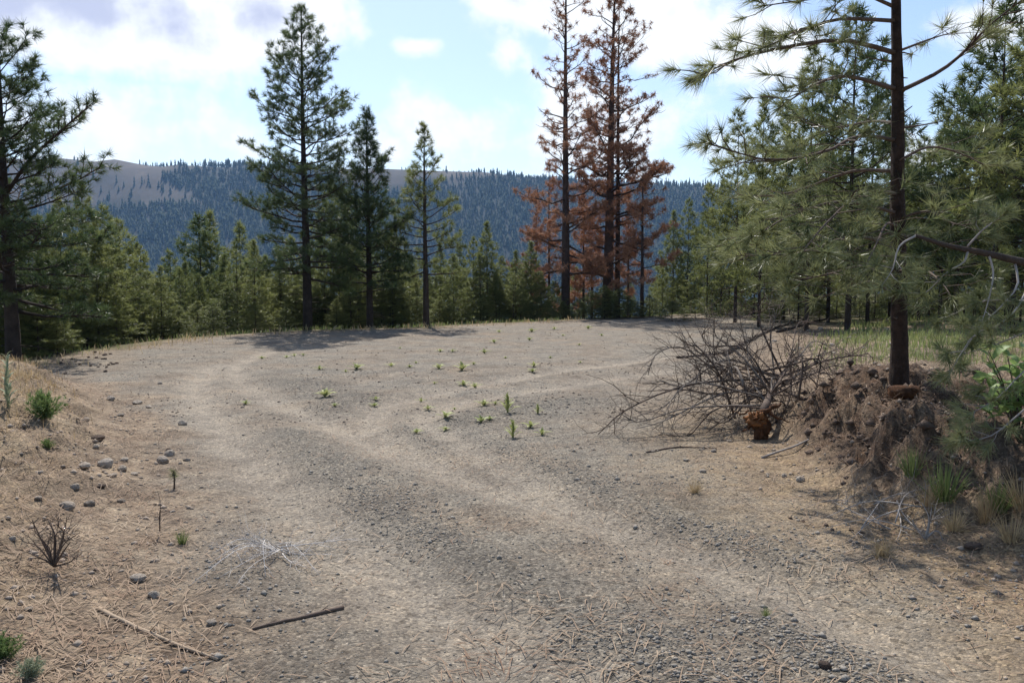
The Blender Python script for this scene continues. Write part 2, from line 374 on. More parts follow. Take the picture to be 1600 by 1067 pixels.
def ground_attrs(V):
    x, y, z = V.T; s = edge_s(x, y); xl = interp(y, XL); xr = interp(y, XR)
    n = fbm(x/.7, y/.7, 70, 4); n2 = fbm(x/2.5, y/2.5, 77, 3)
    inside = sst(-.3, .9, x-xl+n*1.6)*sst(-.3, .9, xr-x+n*1.6)*sst(.4, -1.5, s+n*2)
    gravel = inside*np.clip(1.0+n2*1.2, 0, 1)
    dust = dustiness(x, y)*inside*np.clip(1+n*.8, .3, 1); coarse = coarseness(x, y)*inside*np.clip(1+n*1.5, .2, 1)
    straw = np.clip(sst(.2, 1.6, xl-x+n)*(s < 1) + .75*sst(.2, -1., (xr-x)-.6+n)*sst(9, 5, y) + .5*sst(1.4, .4, np.abs(x-xr+.4)+n)*sst(14, 6, y), 0, 1)
    humus = sst(.1, .5, (x-xr)/1.1)*sst(2.6, 1.7, (x-xr)/1.1+n)*sst(10.2, 8.8, y)*sst(4.6, 6, y)
    green = np.clip(sst(-.6, 1.0, s+n*2)*.9 + sst(9, 13, x)*sst(24, 31, y)*.8, 0, 1)
    return dict(gravel=gravel, coarse=coarse, dust=dust, straw=straw*(1-humus), humus=humus, green=green)
sub(0, 401, 'ground', M_ground, ground_attrs)
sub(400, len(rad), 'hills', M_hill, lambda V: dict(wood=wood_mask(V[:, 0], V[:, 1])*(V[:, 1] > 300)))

# ------------------------------------------------------------------ far woods on the opposite slope
def cone_tree(seed, tiers=3, k=5):
    r = np.random.default_rng(seed); mb = MB()
    for q in range(tiers):
        z0 = -.02+.9*q/tiers; z1 = min(1, z0+.42); rr = .17*(1-q/tiers*.85)
        a = np.arange(k)*2*np.pi/k+r.uniform(0, 6); rad_ = rr*r.uniform(.6, 1.2, k)
        V = np.concatenate([np.stack([rad_*np.cos(a), rad_*np.sin(a), z0+r.uniform(-.04, .04, k)], 1), [(0, 0, z1)]])
        mb.add(V, [(i, (i+1) % k, k) for i in range(k)])
    return np.concatenate(mb.v), np.concatenate(mb.t)
CT = [cone_tree(i) for i in range(4)]
n = 110000; fy = U(720, 1600, n); fx = U(-.72, .72, n)*fy
keep = U(0, 1, n) < wood_mask(fx, fy)*.75 + .008; fx, fy = fx[keep], fy[keep]
fz = hgt(fx, fy); fpx = 800+F*fx/fy; fpy = 440-(fz-CAMZ)/fy*F
rim_first = np.argsort(np.abs(fpy - interp(fpx, RIM)) + 200*((fpx < 60) | (fpx > 1120)))
solo = rim_first[:70]; mass = np.setdiff1d(np.arange(len(fx)), solo)[:44000]
mb = MB()
hh = (5+12*U(0, 1, len(fx))**1.3)*np.where(fpy < interp(fpx, RIM)+14, .8, 1.); rot = U(0, 6.28, len(fx)); which = rng.integers(0, 4, len(fx)); fat = U(1.1, 2.0, len(fx))
for k in range(4):
    q = mass[which[mass] == k]; V, T = CT[k]; c, s = np.cos(rot[q])[:, None], np.sin(rot[q])[:, None]
    P = np.stack([(V[:, 0]*c-V[:, 1]*s)*(hh*fat)[q][:, None]+fx[q][:, None], (V[:, 0]*s+V[:, 1]*c)*(hh*fat)[q][:, None]+fy[q][:, None], V[:, 2]*hh[q][:, None]+fz[q][:, None]], -1)
    TT = (T[None]+(np.arange(len(q))*len(V))[:, None, None]).reshape(-1, 3); mb.add(P.reshape(-1, 3), TT)
link('hillside_forest', mb.mesh('hillside_forest', [M_far]), kind='stuff', label='dark blue green conifer forest covering the far valley slope', category='forest')
CTM = [mesh('far_conifer', V, T, [M_far]) for V, T in CT]
for i in solo:
    s = float(hh[i]*1.2)
    link('far_conifer', CTM[which[i]], loc=(fx[i], fy[i], fz[i]), rz=float(rot[i]), sc=(s, s, s), label='tiny dark conifer standing along the plateau rim across the valley',
         category='tree', group='conifers along the far plateau rim')
for px, py in ((158, 300), (182, 285), (210, 290), (232, 286), (222, 288), (146, 276), (255, 300), (171, 312)):
    t = np.arange(900, 1600, 2.); d = ray(px, py); zt = hgt(d[0]*t, d[1]*t); k = int(np.argmax(CAMZ+d[2]*t < zt)) or 200
    s = U(13, 19)
    link('far_conifer', CTM[px % 4], loc=(d[0]*t[k], d[1]*t[k], zt[k]), rz=px, sc=(s, s, s), label='lone dark conifer on the bare grassy spur across the valley', category='tree', group='lone conifers on the grassy spur')

# ------------------------------------------------------------------ pines
TM_MID = needle_templates(26, .055); TM_FAR = needle_templates(16, .085); TM_NEAR = needle_templates(52, .032, 8, (6, 66)); TM_DEAD = needle_templates(20, .09, 5, (50, 165))
def branch_geo(mb, P, r0, sub_n, sub_len, tm, ts, wood=0, leaf=1, tuft_p=1., droop=.0, start=.3, keep=1.):
    """one limb: tapered wood, side twigs, needle tufts"""
    n = len(P); mb.tube(P, np.linspace(r0, r0*.22, n), 5 if r0 > .012 else 4, wood)
    tp, td, ts_ = [], [], []
    T = np.gradient(P, axis=0); T /= np.linalg.norm(T, axis=1)[:, None]+1e-9
    tp.append(P[-1]); td.append(T[-1]); ts_.append(ts)
    for q in range(sub_n):
        f = start+(1-start)*(q+U(0, 1))/max(sub_n, 1); x = f*(n-1); i = min(int(x), n-2); p = P[i]+(P[i+1]-P[i])*(x-i)
        d = T[i]; side = np.cross(d, (0, 0, 1.)); side /= np.linalg.norm(side)+1e-9
        sg = 1 if q % 2 else -1
        v = d*U(.4, .9)+side*sg*U(.5, 1.0)+np.array((0, 0, U(-.25, .55)-droop)); v /= np.linalg.norm(v)
        ln = sub_len*(1.15-.65*f)*U(.6, 1.25)
        e = p+v*ln+np.array((0, 0, .12*ln)); mid = (p+e)/2+rng.normal(size=3)*ln*.06
        mb.tube([p, mid, e], [r0*.32, r0*.24, r0*.14], 3, wood)
        if U(0, 1) > keep: continue
        tp.append(e); td.append(e-mid); ts_.append(ts*U(.8, 1.1))
        k = int(ln/(ts*.75)*tuft_p+U(0, 1))
        for _ in range(k):
            a = U(.3, .95); w = v*.6+rng.normal(size=3)*.5+np.array((0, 0, .25)); w /= np.linalg.norm(w)
            tp.append(p+(e-p)*a+w*ts*.35); td.append(w); ts_.append(ts*U(.65, 1.0))
    if keep < 1:
        m = U(0, 1, len(tp)) < keep; tp = [a for a, b in zip(tp, m) if b]; td = [a for a, b in zip(td, m) if b]; ts_ = [a for a, b in zip(ts_, m) if b]
    if tp: tufts(mb, tp, td, ts_, tm, leaf)
def trunk_pts(H, lean=(0, 0), wob=.02, n=12):
    z = np.linspace(0, H, n); return np.stack([lean[0]*z/H+wob*H*.3*np.sin(z*1.7/H*3+1)*.3, lean[1]*z/H+wob*H*.3*np.cos(z*2.1/H*3)*.3, z], 1)
def on_trunk(TP, z):
    return np.array([np.interp(z, TP[:, 2], TP[:, 0]), np.interp(z, TP[:, 2], TP[:, 1]), z])
def pine(H, cb, Rm, nb, tm, ts, r0, prof=None, sub_k=1., elev=(-8, 42), tuft_p=1., keep=None, lean=(0, 0), jit=.25, low_dead=.12):
    """returns trunk builder, list of branch builders (wood slot 0, needles slot 1)"""
    tb = MB(); TP = trunk_pts(H, lean); tb.tube(np.concatenate([[TP[0]-(0, 0, .4)], TP]), np.concatenate([[r0*1.25], r0*(1-np.linspace(0, 1, len(TP))*.93)]), 8)
    prof = prof or [(0, .65), (.15, 1), (.4, .85), (.7, .5), (1, .12)]
    br = []
    for i in range(nb):
        t = ((i+U(0, 1))/nb)**.92; z = H*(cb+(1-cb)*t*.985)
        ln = Rm*interp(t, prof)*U(1-jit*1.5, 1+jit); az = i*2.4+U(-.5, .5)
        e0 = R(elev[0]+(elev[1]-elev[0])*t+U(-10, 10)*(2.4 if jit > .4 else 1)); p0 = on_trunk(TP, z)
        hd = np.array((math.cos(az), math.sin(az), 0)); c = []
        for f in np.linspace(0, 1, 6):
            e = e0 + R(26)*(f-.35)*(1 if t > .15 else .3)
            c.append((f, e))
        P = [p0]; step = ln/5
        for f, e in c[1:]: P.append(P[-1]+(hd*math.cos(e)+np.array((0, 0, math.sin(e))))*step+rng.normal(size=3)*step*(.18 if jit > .4 else .08))
        mb = MB(); kp = 1. if keep is None else float(interp(t, keep))
        sn = max(2, int(ln/ts*1.5*sub_k))
        branch_geo(mb, np.array(P), max(.006, r0*.28*(1-t*.75)*min(1, ln/Rm+.3)), sn, ln*.42, tm, ts, tuft_p=tuft_p, keep=kp)
        br.append(mb)
    nd_ = int(nb*low_dead)
    for i in range(nd_):   # bare snags low on the trunk
        z = H*cb*U(.35, 1.0); az = U(0, 6.28); ln = Rm*U(.2, .6); p0 = on_trunk(TP, z); mb = MB()
        e = p0+np.array((math.cos(az)*ln, math.sin(az)*ln, U(-.3, .1)*ln)); mb.tube([p0, (p0+e)/2+(0, 0, .05*ln), e], [.012, .009, .004], 3); br.append(mb)
    top = MB(); tip = TP[-1]
    tufts(top, [tip, tip-(0, 0, ts*.5), tip-(0, 0, ts*1.1)], [(0, 0, 1.)]*3, [ts*.9, ts*.9, ts*.8], tm, 1); br.append(top)
    return tb, br
def joined(brs):
    m = MB()
    for b in brs:
        for v, t, k in zip(b.v, b.t, b.m): m.v.append(v); m.t.append(t-0+0); m.m.append(k)
    # re-index
    off = 0; out = MB()
    for b in brs:
        if not b.v: continue
        out.add(np.concatenate(b.v), np.concatenate(b.t)); out.m[-1] = np.concatenate(b.m)
    return out
def place(px, topy, Y):
    p = atY(px, topy, Y); x = atY(px, (topy+480)/2, Y)[0]; zb = h1(x, Y); return x, Y, zb, p[2]-zb
def empty(name, loc, rz=0, sc=(1, 1, 1), **p): return link(name, None, None, loc, rz, sc, **p)
def hero(px, topy, Y, label, kw, mats, group=None, parts=False, rz=0):
    x, y, zb, H = place(px, topy, Y); tb, br = pine(H, **kw)
    o = empty('pine_tree', (x, y, zb), rz, label=label, category='tree')
    if group: o['group'] = group
    link('trunk', tb.mesh('trunk', [mats[0]], True), o)
    if parts:
        for b in br:
            me = b.mesh('branch', mats)
            if me: link('branch', me, o)
    else: link('crown', joined(br).mesh('crown', mats), o)
    return o
LIVE = [M_bark, M_needle]; DARK = [M_bark, M_needle_dark]; DEADM = [M_deadbark, M_dead]
hero(475, 10, 27, 'tallest dark green pine with open crown at the gravel edge', dict(cb=.16, Rm=2.1, nb=105, tm=TM_MID, ts=.24, r0=.17, prof=[(0, .7), (.2, 1), (.45, .85), (.62, .8), (.85, .42), (1, .12)], sub_k=1.15), DARK)
hero(575, 172, 28, 'dense dark narrow pine beside the tallest pine', dict(cb=.16, Rm=1.55, nb=95, tm=TM_MID, ts=.24, r0=.13, sub_k=1.35, elev=(0, 60)), DARK)
hero(664, 197, 28.5, 'slender sparse pine with bare lower trunk at the gravel edge', dict(cb=.26, Rm=1.5, nb=52, tm=TM_MID, ts=.25, r0=.12, sub_k=.9, elev=(-5, 55)), LIVE)
KD = [(0, .95), (.3, .9), (.45, .62), (.75, .48), (1, .5)]
PD = [(0, .7), (.2, 1), (.5, .95), (.8, .6), (1, .15)]
hero(884, -70, 37, 'tall dead pine with single dark trunk and rusty sparse needles', dict(cb=.13, Rm=2.0, nb=90, tm=TM_DEAD, ts=.30, jit=.5, r0=.22, prof=PD, keep=KD, elev=(-8, 45), sub_k=1.1), DEADM, parts=True)
hero(950, -60, 38, 'tall dead pine with thick trunk and the densest rusty brown needles', dict(cb=.10, Rm=1.95, nb=105, tm=TM_DEAD, ts=.32, jit=.5, r0=.27, prof=PD, keep=[(0, 1), (.35, .95), (.5, .75), (1, .52)], elev=(-8, 45), lean=(.3, 0), sub_k=1.2), DEADM, parts=True)
hero(966, -20, 38.8, 'thinner dead pine growing close against the thick dead trunk', dict(cb=.3, jit=.5, Rm=1.8, nb=60, tm=TM_DEAD, ts=.25, r0=.15, prof=PD, keep=[(0, .8), (1, .35)], elev=(-5, 45)), DEADM)
hero(1004, 232, 36.5, 'short dead rusty pine right beside the two tall dead pines', dict(cb=.2, Rm=1.5, nb=55, tm=TM_DEAD, ts=.32, jit=.5, r0=.1, keep=[(0, .9), (1, .5)]), DEADM)
for px, ty in ((838, 300), (858, 250), (912, 290), (925, 330), (982, 300)):
    hero(px, ty, 39.5+px % 3, 'slim dead rusty pine crowded behind the tall dead pines', dict(cb=.2, Rm=1.2, nb=46, tm=TM_DEAD, jit=.5, ts=.32, r0=.08, keep=[(0, .9), (1, .6)]), DEADM, group='slim dead pines')
# big pine at the left with a long rising limb
x, y, zb, H = place(6, 48, 15.5)
tb, br = pine(H, cb=.16, Rm=1.75, nb=80, tm=TM_MID, ts=.22, r0=.15, prof=[(0, .8), (.25, 1), (.6, .8), (.85, .5), (1, .25)], sub_k=1.15)
o = empty('pine_tree', (x, y, zb), label='large dark pine with a long rising limb beside the grassy bank', category='tree')
link('trunk', tb.mesh('trunk', [M_bark], True), o); link('crown', joined(br).mesh('crown', DARK), o)
mb = MB(); base = np.array((x, y, zb))
P = curve([atY(p, q, Y_)-base for p, q, Y_ in ((12, 300, 15.5), (45, 252, 15.3), (95, 205, 15.1), (148, 158, 15))], 9)
branch_geo(mb, P, .04, 26, .42, TM_MID, .2, start=.15); link('branch', mb.mesh('branch', DARK), o)

# background pines: six built, then copied
PROTO = []
for kw, mats in ((dict(cb=.14, Rm=1.7, nb=62, ts=.30, r0=.11, sub_k=1.1), LIVE), (dict(cb=.10, Rm=1.5, nb=72, ts=.30, r0=.10, elev=(0, 55), sub_k=1.2), LIVE), (dict(cb=.28, Rm=1.35, nb=46, ts=.30, r0=.09), LIVE),
                 (dict(cb=.04, Rm=1.9, nb=64, ts=.32, r0=.08, elev=(5, 60), prof=[(0, .9), (.2, 1), (.6, .7), (1, .15)], sub_k=1.1), LIVE), (dict(cb=.18, Rm=1.9, nb=70, ts=.32, r0=.12, sub_k=1.1), DARK), (dict(cb=.35, Rm=1.9, nb=55, ts=.32, r0=.13), LIVE)):
    tb, br = pine(8.0, tm=TM_FAR, **kw)
    PROTO.append((tb.mesh('trunk', [M_bark], True), joined(br).mesh('crown', mats)))
LOOK = ('full crowned', 'narrow upswept', 'slender sparse', 'bushy low branched', 'dark broad', 'bare trunked')
def bgpine(px, topy, Y, k, where, group, wide=1.):
    if callable(where): where = where(px)
    x, y, zb, H = place(px, topy, Y); H = max(H, .8); s = H/8.0; size = 'tall' if H > 7.5 else 'middling' if H > 4 else 'short'; label = f'{size} {LOOK[k]} green pine {where}'; group = f'{size} {LOOK[k]} pines {where}'; w = max(s, s**.6*.85)*wide*U(.85, 1.15)
    o = empty('pine_tree', (x, y, zb), U(0, 6.28), (w, w, s), label=label, category='tree', group=group)
    link('trunk', PROTO[k][0], o, sc=(.68, .68, 1)); link('crown', PROTO[k][1], o)
LBL = ('on the slope just below the grassy bank', 'pines below the grassy bank')
for px, ty, Y_, k in ((130, 285, 21, 1), (165, 322, 23, 0), (188, 345, 25, 3), (215, 380, 27, 1), (95, 310, 19.5, 0), (60, 340, 18.5, 3), (30, 320, 18, 4), (232, 425, 27, 3), (150, 360, 21, 3), (110, 390, 20, 3), (190, 410, 24, 0), (-30, 250, 19, 4), (-90, 200, 20, 0), (75, 400, 21, 2), (45, 440, 20, 3), (250, 440, 30, 1), (10, 420, 21, 3)):
    bgpine(px, ty, Y_, k, *LBL)
def wh(px): return 'in thicket between grassy bank and tallest pine' if px < 400 else 'close behind the tallest pine' if px < 545 else 'close behind the dense dark pine' if px < 640 else 'close behind the slender sparse pine' if px < 720 else 'between slender sparse pine and the dead pines'
LBL = (wh, 'pine thicket behind the clearing edge')
for px, ty, Y_, k in ((267, 394, 31, 2), (290, 410, 30, 1), (313, 338, 33, 4), (330, 331, 34, 1), (352, 400, 30, 3), (376, 350, 33, 0), (395, 378, 31, 2), (415, 400, 34, 1), (440, 420, 31, 3), (270, 440, 31, 3), (310, 430, 29, 3), (335, 440, 31, 0), (370, 430, 29, 3), (405, 440, 30, 2), (455, 370, 33, 0), (498, 380, 32, 1), (520, 290, 33, 0), (543, 320, 31, 1), (555, 380, 33, 3), (598, 330, 33, 4), (616, 360, 32, 1), (640, 400, 33, 3), (610, 420, 31, 3), (530, 420, 31, 3), (688, 380, 34, 1), (708, 398, 32, 3), (718, 385, 36, 0), (740, 372, 35, 2), (761, 347, 35, 1), (783, 402, 36, 3), (806, 392, 35, 1), (822, 410, 36, 3), (775, 430, 34, 3), (670, 430, 33, 0), (495, 440, 30, 3), (845, 430, 36, 3), (585, 450, 32, 2), (730, 440, 33, 1), (866, 440, 37, 3), (650, 440, 32, 1)):
    bgpine(px, ty, Y_, k, *LBL)
LBL = ('at the foot of the dead pines', 'bushy saplings under the dead pines')
for px, ty, Y_ in ((945, 447, 34.5), (925, 455, 34.8), (968, 452, 35), (985, 468, 35.5), (905, 470, 35.6), (1015, 462, 36.5), (880, 474, 35.5)): bgpine(px, ty, Y_, 3, *LBL, 1.9)
LBL = ('between the dead pines and the near grove', 'pines beyond the flat end of the clearing')
for px, ty, Y_, k in ((1052, 330, 44, 1), (1075, 312, 43, 0), (1106, 298, 37, 2), (1095, 350, 46, 4), (1128, 280, 39, 1), (1035, 420, 42, 3), (1065, 430, 45, 3), (1085, 420, 41, 3), (1140, 360, 40, 0), (1120, 430, 43, 3)):
    bgpine(px, ty, Y_, k, *LBL)
LBL = (lambda px: 'in the grove behind the uprooted tree' if px < 1290 else 'directly behind the near pine trunk' if px < 1450 else 'in the grove behind the grey limb', 'grove behind the near pine')
for px, ty, Y_, k in ((1152, 172, 31, 0), (1190, 150, 28, 1), (1228, 165, 33, 4), (1266, 70, 26, 0), (1300, 110, 31, 1), (1332, 10, 25, 4), (1362, 120, 29, 0), (1395, 170, 33, 1), (1440, 215, 30, 0), (1475, 190, 27, 4), (1500, 120, 25, 5), (1530, 150, 30, 0), (1562, 5, 21, 4), (1592, 60, 24, 5), (1625, 0, 19, 0), (1580, 180, 28, 1), (1650, 60, 24, 4), (1700, 20, 20, 0), (1420, 260, 36, 1), (1545, 260, 33, 3), (1180, 300, 35, 3), (1250, 290, 32, 3), (1310, 300, 34, 3), (1370, 320, 34, 3), (1455, 330, 32, 3), (1510, 330, 29, 3), (1600, 300, 26, 3), (1210, 330, 37, 5), (1340, 240, 38, 5), (1280, 220, 40, 5), (1160, 330, 42, 4), (1405, 340, 42, 5), (1490, 300, 44, 5), (1560, 340, 40, 5)):
    bgpine(px, ty, Y_, k, *LBL)

def edge_Y(px):
    t = np.arange(12, 80, .2); x = (px-800)/F*t; return float(t[np.argmax(edge_s(x, t) > 0)])
def wh2(px): return 'downslope of the grassy bank' if px < 255 else 'downslope of the bank side thicket' if px < 400 else 'downslope behind the tallest pine' if px < 545 else 'downslope behind the dense dark pine' if px < 640 else 'downslope behind slender sparse pine' if px < 720 else 'downslope beside the dead pines' if px < 1000 else 'downslope beyond the flat clearing end'
for i, px in enumerate(range(-60, 880, 24)):
    bgpine(px+U(-10, 10), U(440, 492), edge_Y(px)+U(1.2, 5), 3, wh2, 'understory', U(1., 1.5))
for i, px in enumerate(range(-70, 860, 36)):
    bgpine(px+U(-9, 9), U(375, 440), edge_Y(px)+U(2.5, 8), (2, 1, 0, 5)[i % 4], wh2, 'slope')
for i, px in enumerate(range(-80, 1100, 38)):
    bgpine(px+U(-10, 10), U(405, 455), edge_Y(px)+U(8, 22), (1, 0, 3, 4)[i % 4], wh2, 'lower slope')
for i, px in enumerate(range(1060, 1660, 22)):
    bgpine(px+U(-10, 10), U(462, 488), U(31, 38), 3, 'beneath the grove behind the near pine', 'grove saplings', U(1.4, 2.2))
for i, px in enumerate(range(1040, 1680, 17)):
    bgpine(px+U(-8, 8), U(425, 478), U(38, 50), 3, 'deep in the grove behind the near pine', 'grove understory', 1.4)
# ------------------------------------------------------------------ near pine with every limb its own part
b0 = at(1405, 600); TX, TY, TZ = b0
o = empty('pine_tree', b0, label='near pine with dark straight trunk standing behind the root mound', category='tree')
TP = np.array([(0, 0, -.4)]+[atY(p, q, TY)-b0 for p, q in ((1405, 598), (1405, 500), (1404, 400), (1402, 300), (1403, 200), (1401, 100), (1400, 0), (1400, -150), (1402, -400))], float)
mb = MB(); CP = curve(TP, 70); rads = np.interp(np.linspace(0, 1, 70), [0, .06, .10, .2, 1], [.17, .12, .086, .076, .028]); mb.tube(CP, rads, 22)
VV = mb.v[0]; ax = np.repeat(CP, 22, 0); nn = VV-ax; aa = np.arctan2(nn[:, 1], nn[:, 0])
VV += nn*(.45*fbm(aa*3.2+20, VV[:, 2]*2.4, 140, 3)+.25*fbm(aa*9+20, VV[:, 2]*7, 145, 2))[:, None]
link('trunk', mb.mesh('trunk', [M_plate], True), o)
for q in range(16):
    z = U(.5, 3.6); a_ = U(0, 6.28); p0 = on_trunk(CP, z); v = np.array((math.cos(a_), math.sin(a_), U(-.3, .2))); l = U(.12, .45); mb = MB(); mb.tube([p0, p0+v*l*.5, p0+v*l+rng.normal(size=3)*.03], [.011, .008, .004], 5); link('branch_stub', mb.mesh('branch_stub', [M_brown]), o)
def limb(parent, base, pts, r0, sn, sl, ts, mats, tm=TM_NEAR, start=.3, tuft_p=1., droop=0, leaf=True, name='branch'):
    P = curve([atY(p, q, Y_)-base for p, q, Y_ in pts], 10); mb = MB(); lb = MB(); tmp = MB()
    branch_geo(tmp, P, r0, sn, sl, tm, ts, start=start, tuft_p=tuft_p, droop=droop)
    off = 0
    for v, t, m in zip(tmp.v, tmp.t, tmp.m):
        (mb if m[0] == 0 else lb).add(v, t-off); off += len(v)
    w = link(name, mb.mesh(name, [mats[0]], True), parent)
    if leaf and lb.v: link('needles', lb.mesh('needles', [mats[1]]), w)
NEAR = [M_brown, M_needle_near]; d = TY
LIMBS = [([(1391, 30, d), (1313, 30, d-.2), (1252, 50, d-.5), (1186, 78, d-.8)], .022, 10), ([(1394, 81, d), (1318, 63, d-.2), (1227, 74, d-.4), (1151, 93, d-.7), (1095, 118, d-.9)], .026, 14),
         ([(1394, 137, d), (1323, 119, d-.3), (1272, 134, d-.6), (1218, 168, d-.9)], .024, 10), ([(1409, 78, d), (1455, 61, d+.2), (1492, 50, d+.4)], .014, 5), ([(1412, 142, d), (1465, 114, d-.2), (1505, 83, d-.3), (1546, 40, d-.5), (1605, -5, d-.7)], .024, 9),
         ([(1396, 217, d), (1343, 212, d-.2), (1288, 238, d-.6), (1200, 250, d-.9), (1100, 222, d-1)], .022, 15), ([(1398, 265, d), (1330, 268, d+.3), (1240, 300, d+.5), (1160, 310, d+.6)], .02, 13),
         ([(1398, 330, d), (1320, 315, d-.5), (1240, 335, d-.9), (1165, 378, d-1.2)], .02, 14), ([(1400, 380, d), (1330, 370, d-.2), (1250, 395, d-.5), (1150, 400, d-.7)], .02, 15), ([(1400, 300, d), (1350, 300, d-.7), (1290, 350, d-1.4), (1250, 400, d-1.8)], .018, 12),
         ([(1402, 430, d), (1350, 415, d-.4), (1290, 430, d-.8), (1225, 440, d-1.)], .016, 10), ([(1402, 460, d), (1360, 440, d-.6), (1310, 455, d-1.1), (1270, 470, d-1.4)], .014, 8), ([(1410, 250, d), (1450, 230, d+.3), (1500, 240, d+.6), (1540, 260, d+.8)], .016, 8),
         ([(1410, 340, d), (1450, 330, d-.3), (1490, 350, d-.6), (1530, 350, d-.8)], .015, 8), ([(1410, 420, d), (1440, 420, d-.7), (1470, 440, d-1.3), (1490, 470, d-1.6)], .014, 8), ([(1404, 350, d), (1385, 350, d-.8), (1370, 380, d-1.5), (1350, 420, d-2)], .015, 9),
         ([(1400, 190, d), (1360, 190, d+.6), (1300, 200, d+1.2), (1250, 190, d+1.6)], .018, 9), ([(1395, 10, d), (1340, -10, d), (1260, 0, d-.2), (1190, 10, d-.3)], .02, 9), ([(1410, -30, d), (1460, -60, d-.2), (1520, -70, d-.3)], .018, 8), ([(1400, -90, d), (1330, -130, d), (1250, -140, d)], .02, 10),
         ([(1410, -150, d), (1480, -200, d), (1540, -230, d)], .018, 9), ([(1402, -60, d), (1400, -80, d-.8), (1390, -120, d-1.4)], .016, 8)]
for pts, r0, sn in LIMBS: limb(o, b0, [(1402, pts[0][1]+3, d)]+pts[1:], r0, int(sn*1.3), .55, .20, NEAR, start=.25, tuft_p=.28, droop=.12)
# pine just outside the frame whose pale-twigged limb reaches in
bx, by = 5.0, 6.3; bz = h1(bx, by); base = np.array((bx, by, bz))
o = empty('pine_tree', base, label='pine whose thick grey limb with pale crooked twigs reaches past the near trunk', category='tree')
mb = MB(); mb.tube(curve([(0, 0, -.4), (0, 0, 1), (.04, 0, 3), (0, .05, 6)], 16), np.linspace(.12, .04, 16), 10); link('trunk', mb.mesh('trunk', [M_bark], True), o)
GREYN = [M_grey, M_needle_near]; BRN = [M_bark, M_needle_near]
x0 = 800+F*bx/by
mb = MB(); P = curve([atY(p, q, Y_)-base for p, q, Y_ in ((x0, 455, by), (1640, 418, 5.8), (1590, 408, 5.6), (1540, 396, 5.5), (1480, 384, 5.5), (1430, 368, 5.5))], 12)
mb.tube(P, np.linspace(.038, .012, 12), 7); link('branch', mb.mesh('branch', [M_bark], True), o)
for pts, sn in (([(1545, 398, 5.5), (1552, 425, 5.48), (1548, 455, 5.45), (1540, 485, 5.42), (1530, 515, 5.4)], 5), ([(1513, 388, 5.5), (1506, 410, 5.45), (1480, 425, 5.4), (1455, 450, 5.35), (1430, 470, 5.3)], 5),
                ([(1585, 408, 5.6), (1590, 445, 5.5), (1565, 478, 5.45), (1530, 512, 5.4), (1500, 560, 5.4)], 7), ([(1610, 440, 5.6), (1590, 480, 5.4), (1560, 508, 5.3), (1520, 525, 5.2), (1480, 590, 5.2)], 8), ([(1512, 385, 5.5), (1535, 360, 5.5), (1562, 340, 5.5)], 3),
                ([(1432, 368, 5.5), (1405, 385, 5.45), (1395, 420, 5.4), (1375, 450, 5.35)], 4), ([(1640, 560, 5.3), (1600, 580, 5.1), (1560, 620, 5), (1510, 650, 5)], 8), ([(1650, 600, 5.0), (1600, 640, 4.9), (1550, 680, 4.9), (1500, 690, 4.9)], 8), ([(1640, 500, 5.6), (1600, 520, 5.5), (1550, 540, 5.5), (1480, 560, 5.6)], 8), ([(1640, 450, 5.9), (1600, 470, 6), (1540, 470, 6.1), (1470, 500, 6.2)], 7)):
    limb(o, base, pts, .009, sn, .22, .15, GREYN, start=.45, tuft_p=.6)
for i in range(13):
    z = U(2.8, 5.8); az = U(-1.4, 2.6); ln = U(.6, 1.4); p0 = np.array((0, 0, z)); hd = np.array((math.cos(az), math.sin(az), 0)); mb = MB()
    branch_geo(mb, np.array([p0+hd*ln*f+np.array((0, 0, .25*ln*f*f)) for f in np.linspace(0, 1, 6)]), .014, 8, .35, TM_NEAR, .17, tuft_p=.5); link('branch', mb.mesh('branch', BRN), o)

# ------------------------------------------------------------------ uprooted dead tree
rb = at(1188, 690); rp = np.array((rb[0], rb[1]+.15, rb[2]))
o = empty('uprooted_tree', rp, label='uprooted dead small tree with orange broken root stump and bare fanned branches', category='dead tree')
core = atY(1192, 645, rp[1])-rp; back = atY(1215, 592, rp[1]+1.5)-rp
mb = MB(); mb.tube(curve([core, (core+back)/2+(0, 0, .02), back], 6), np.linspace(.05, .015, 6), 8); link('trunk', mb.mesh('trunk', [M_brown], True), o)
mb = MB()
c0 = atY(1184, 656, rp[1])-rp
import bmesh
bm = bmesh.new(); bmesh.ops.create_icosphere(bm, subdivisions=4, radius=1)
CV = np.array([v.co[:] for v in bm.verts]); CT_ = np.array([[v.index for v in f.verts] for f in bm.faces]); bm.free()
rr_ = 1+1.5*fbm(CV[:, 0]*2.2+CV[:, 2]*.8+9, CV[:, 2]*2.2+4, 120, 5)+.9*fbm(CV[:, 0]*7+3, CV[:, 1]*2+CV[:, 2]*6, 124, 3)
mb.add(c0+CV*rr_[:, None]*np.array((.105, .08, .072)), CT_)
for q in range(60):   # torn splinters round the broken root crown
    v = rng.normal(size=3)*np.array((1.2, .8, .8)); v[1] = -abs(v[1]); v /= np.linalg.norm(v); l = U(.02, .06)
    a = c0+v*np.array((.10, .08, .075)); w = v*.5+np.array((U(-.6, .2), 0, U(-.3, .3))); mb.tube([a-v*.02, a+w*l*.6, a+w*l], [.013, .009, .002], 4)
link('root_crown', mb.mesh('root_crown', [M_orange]), o)
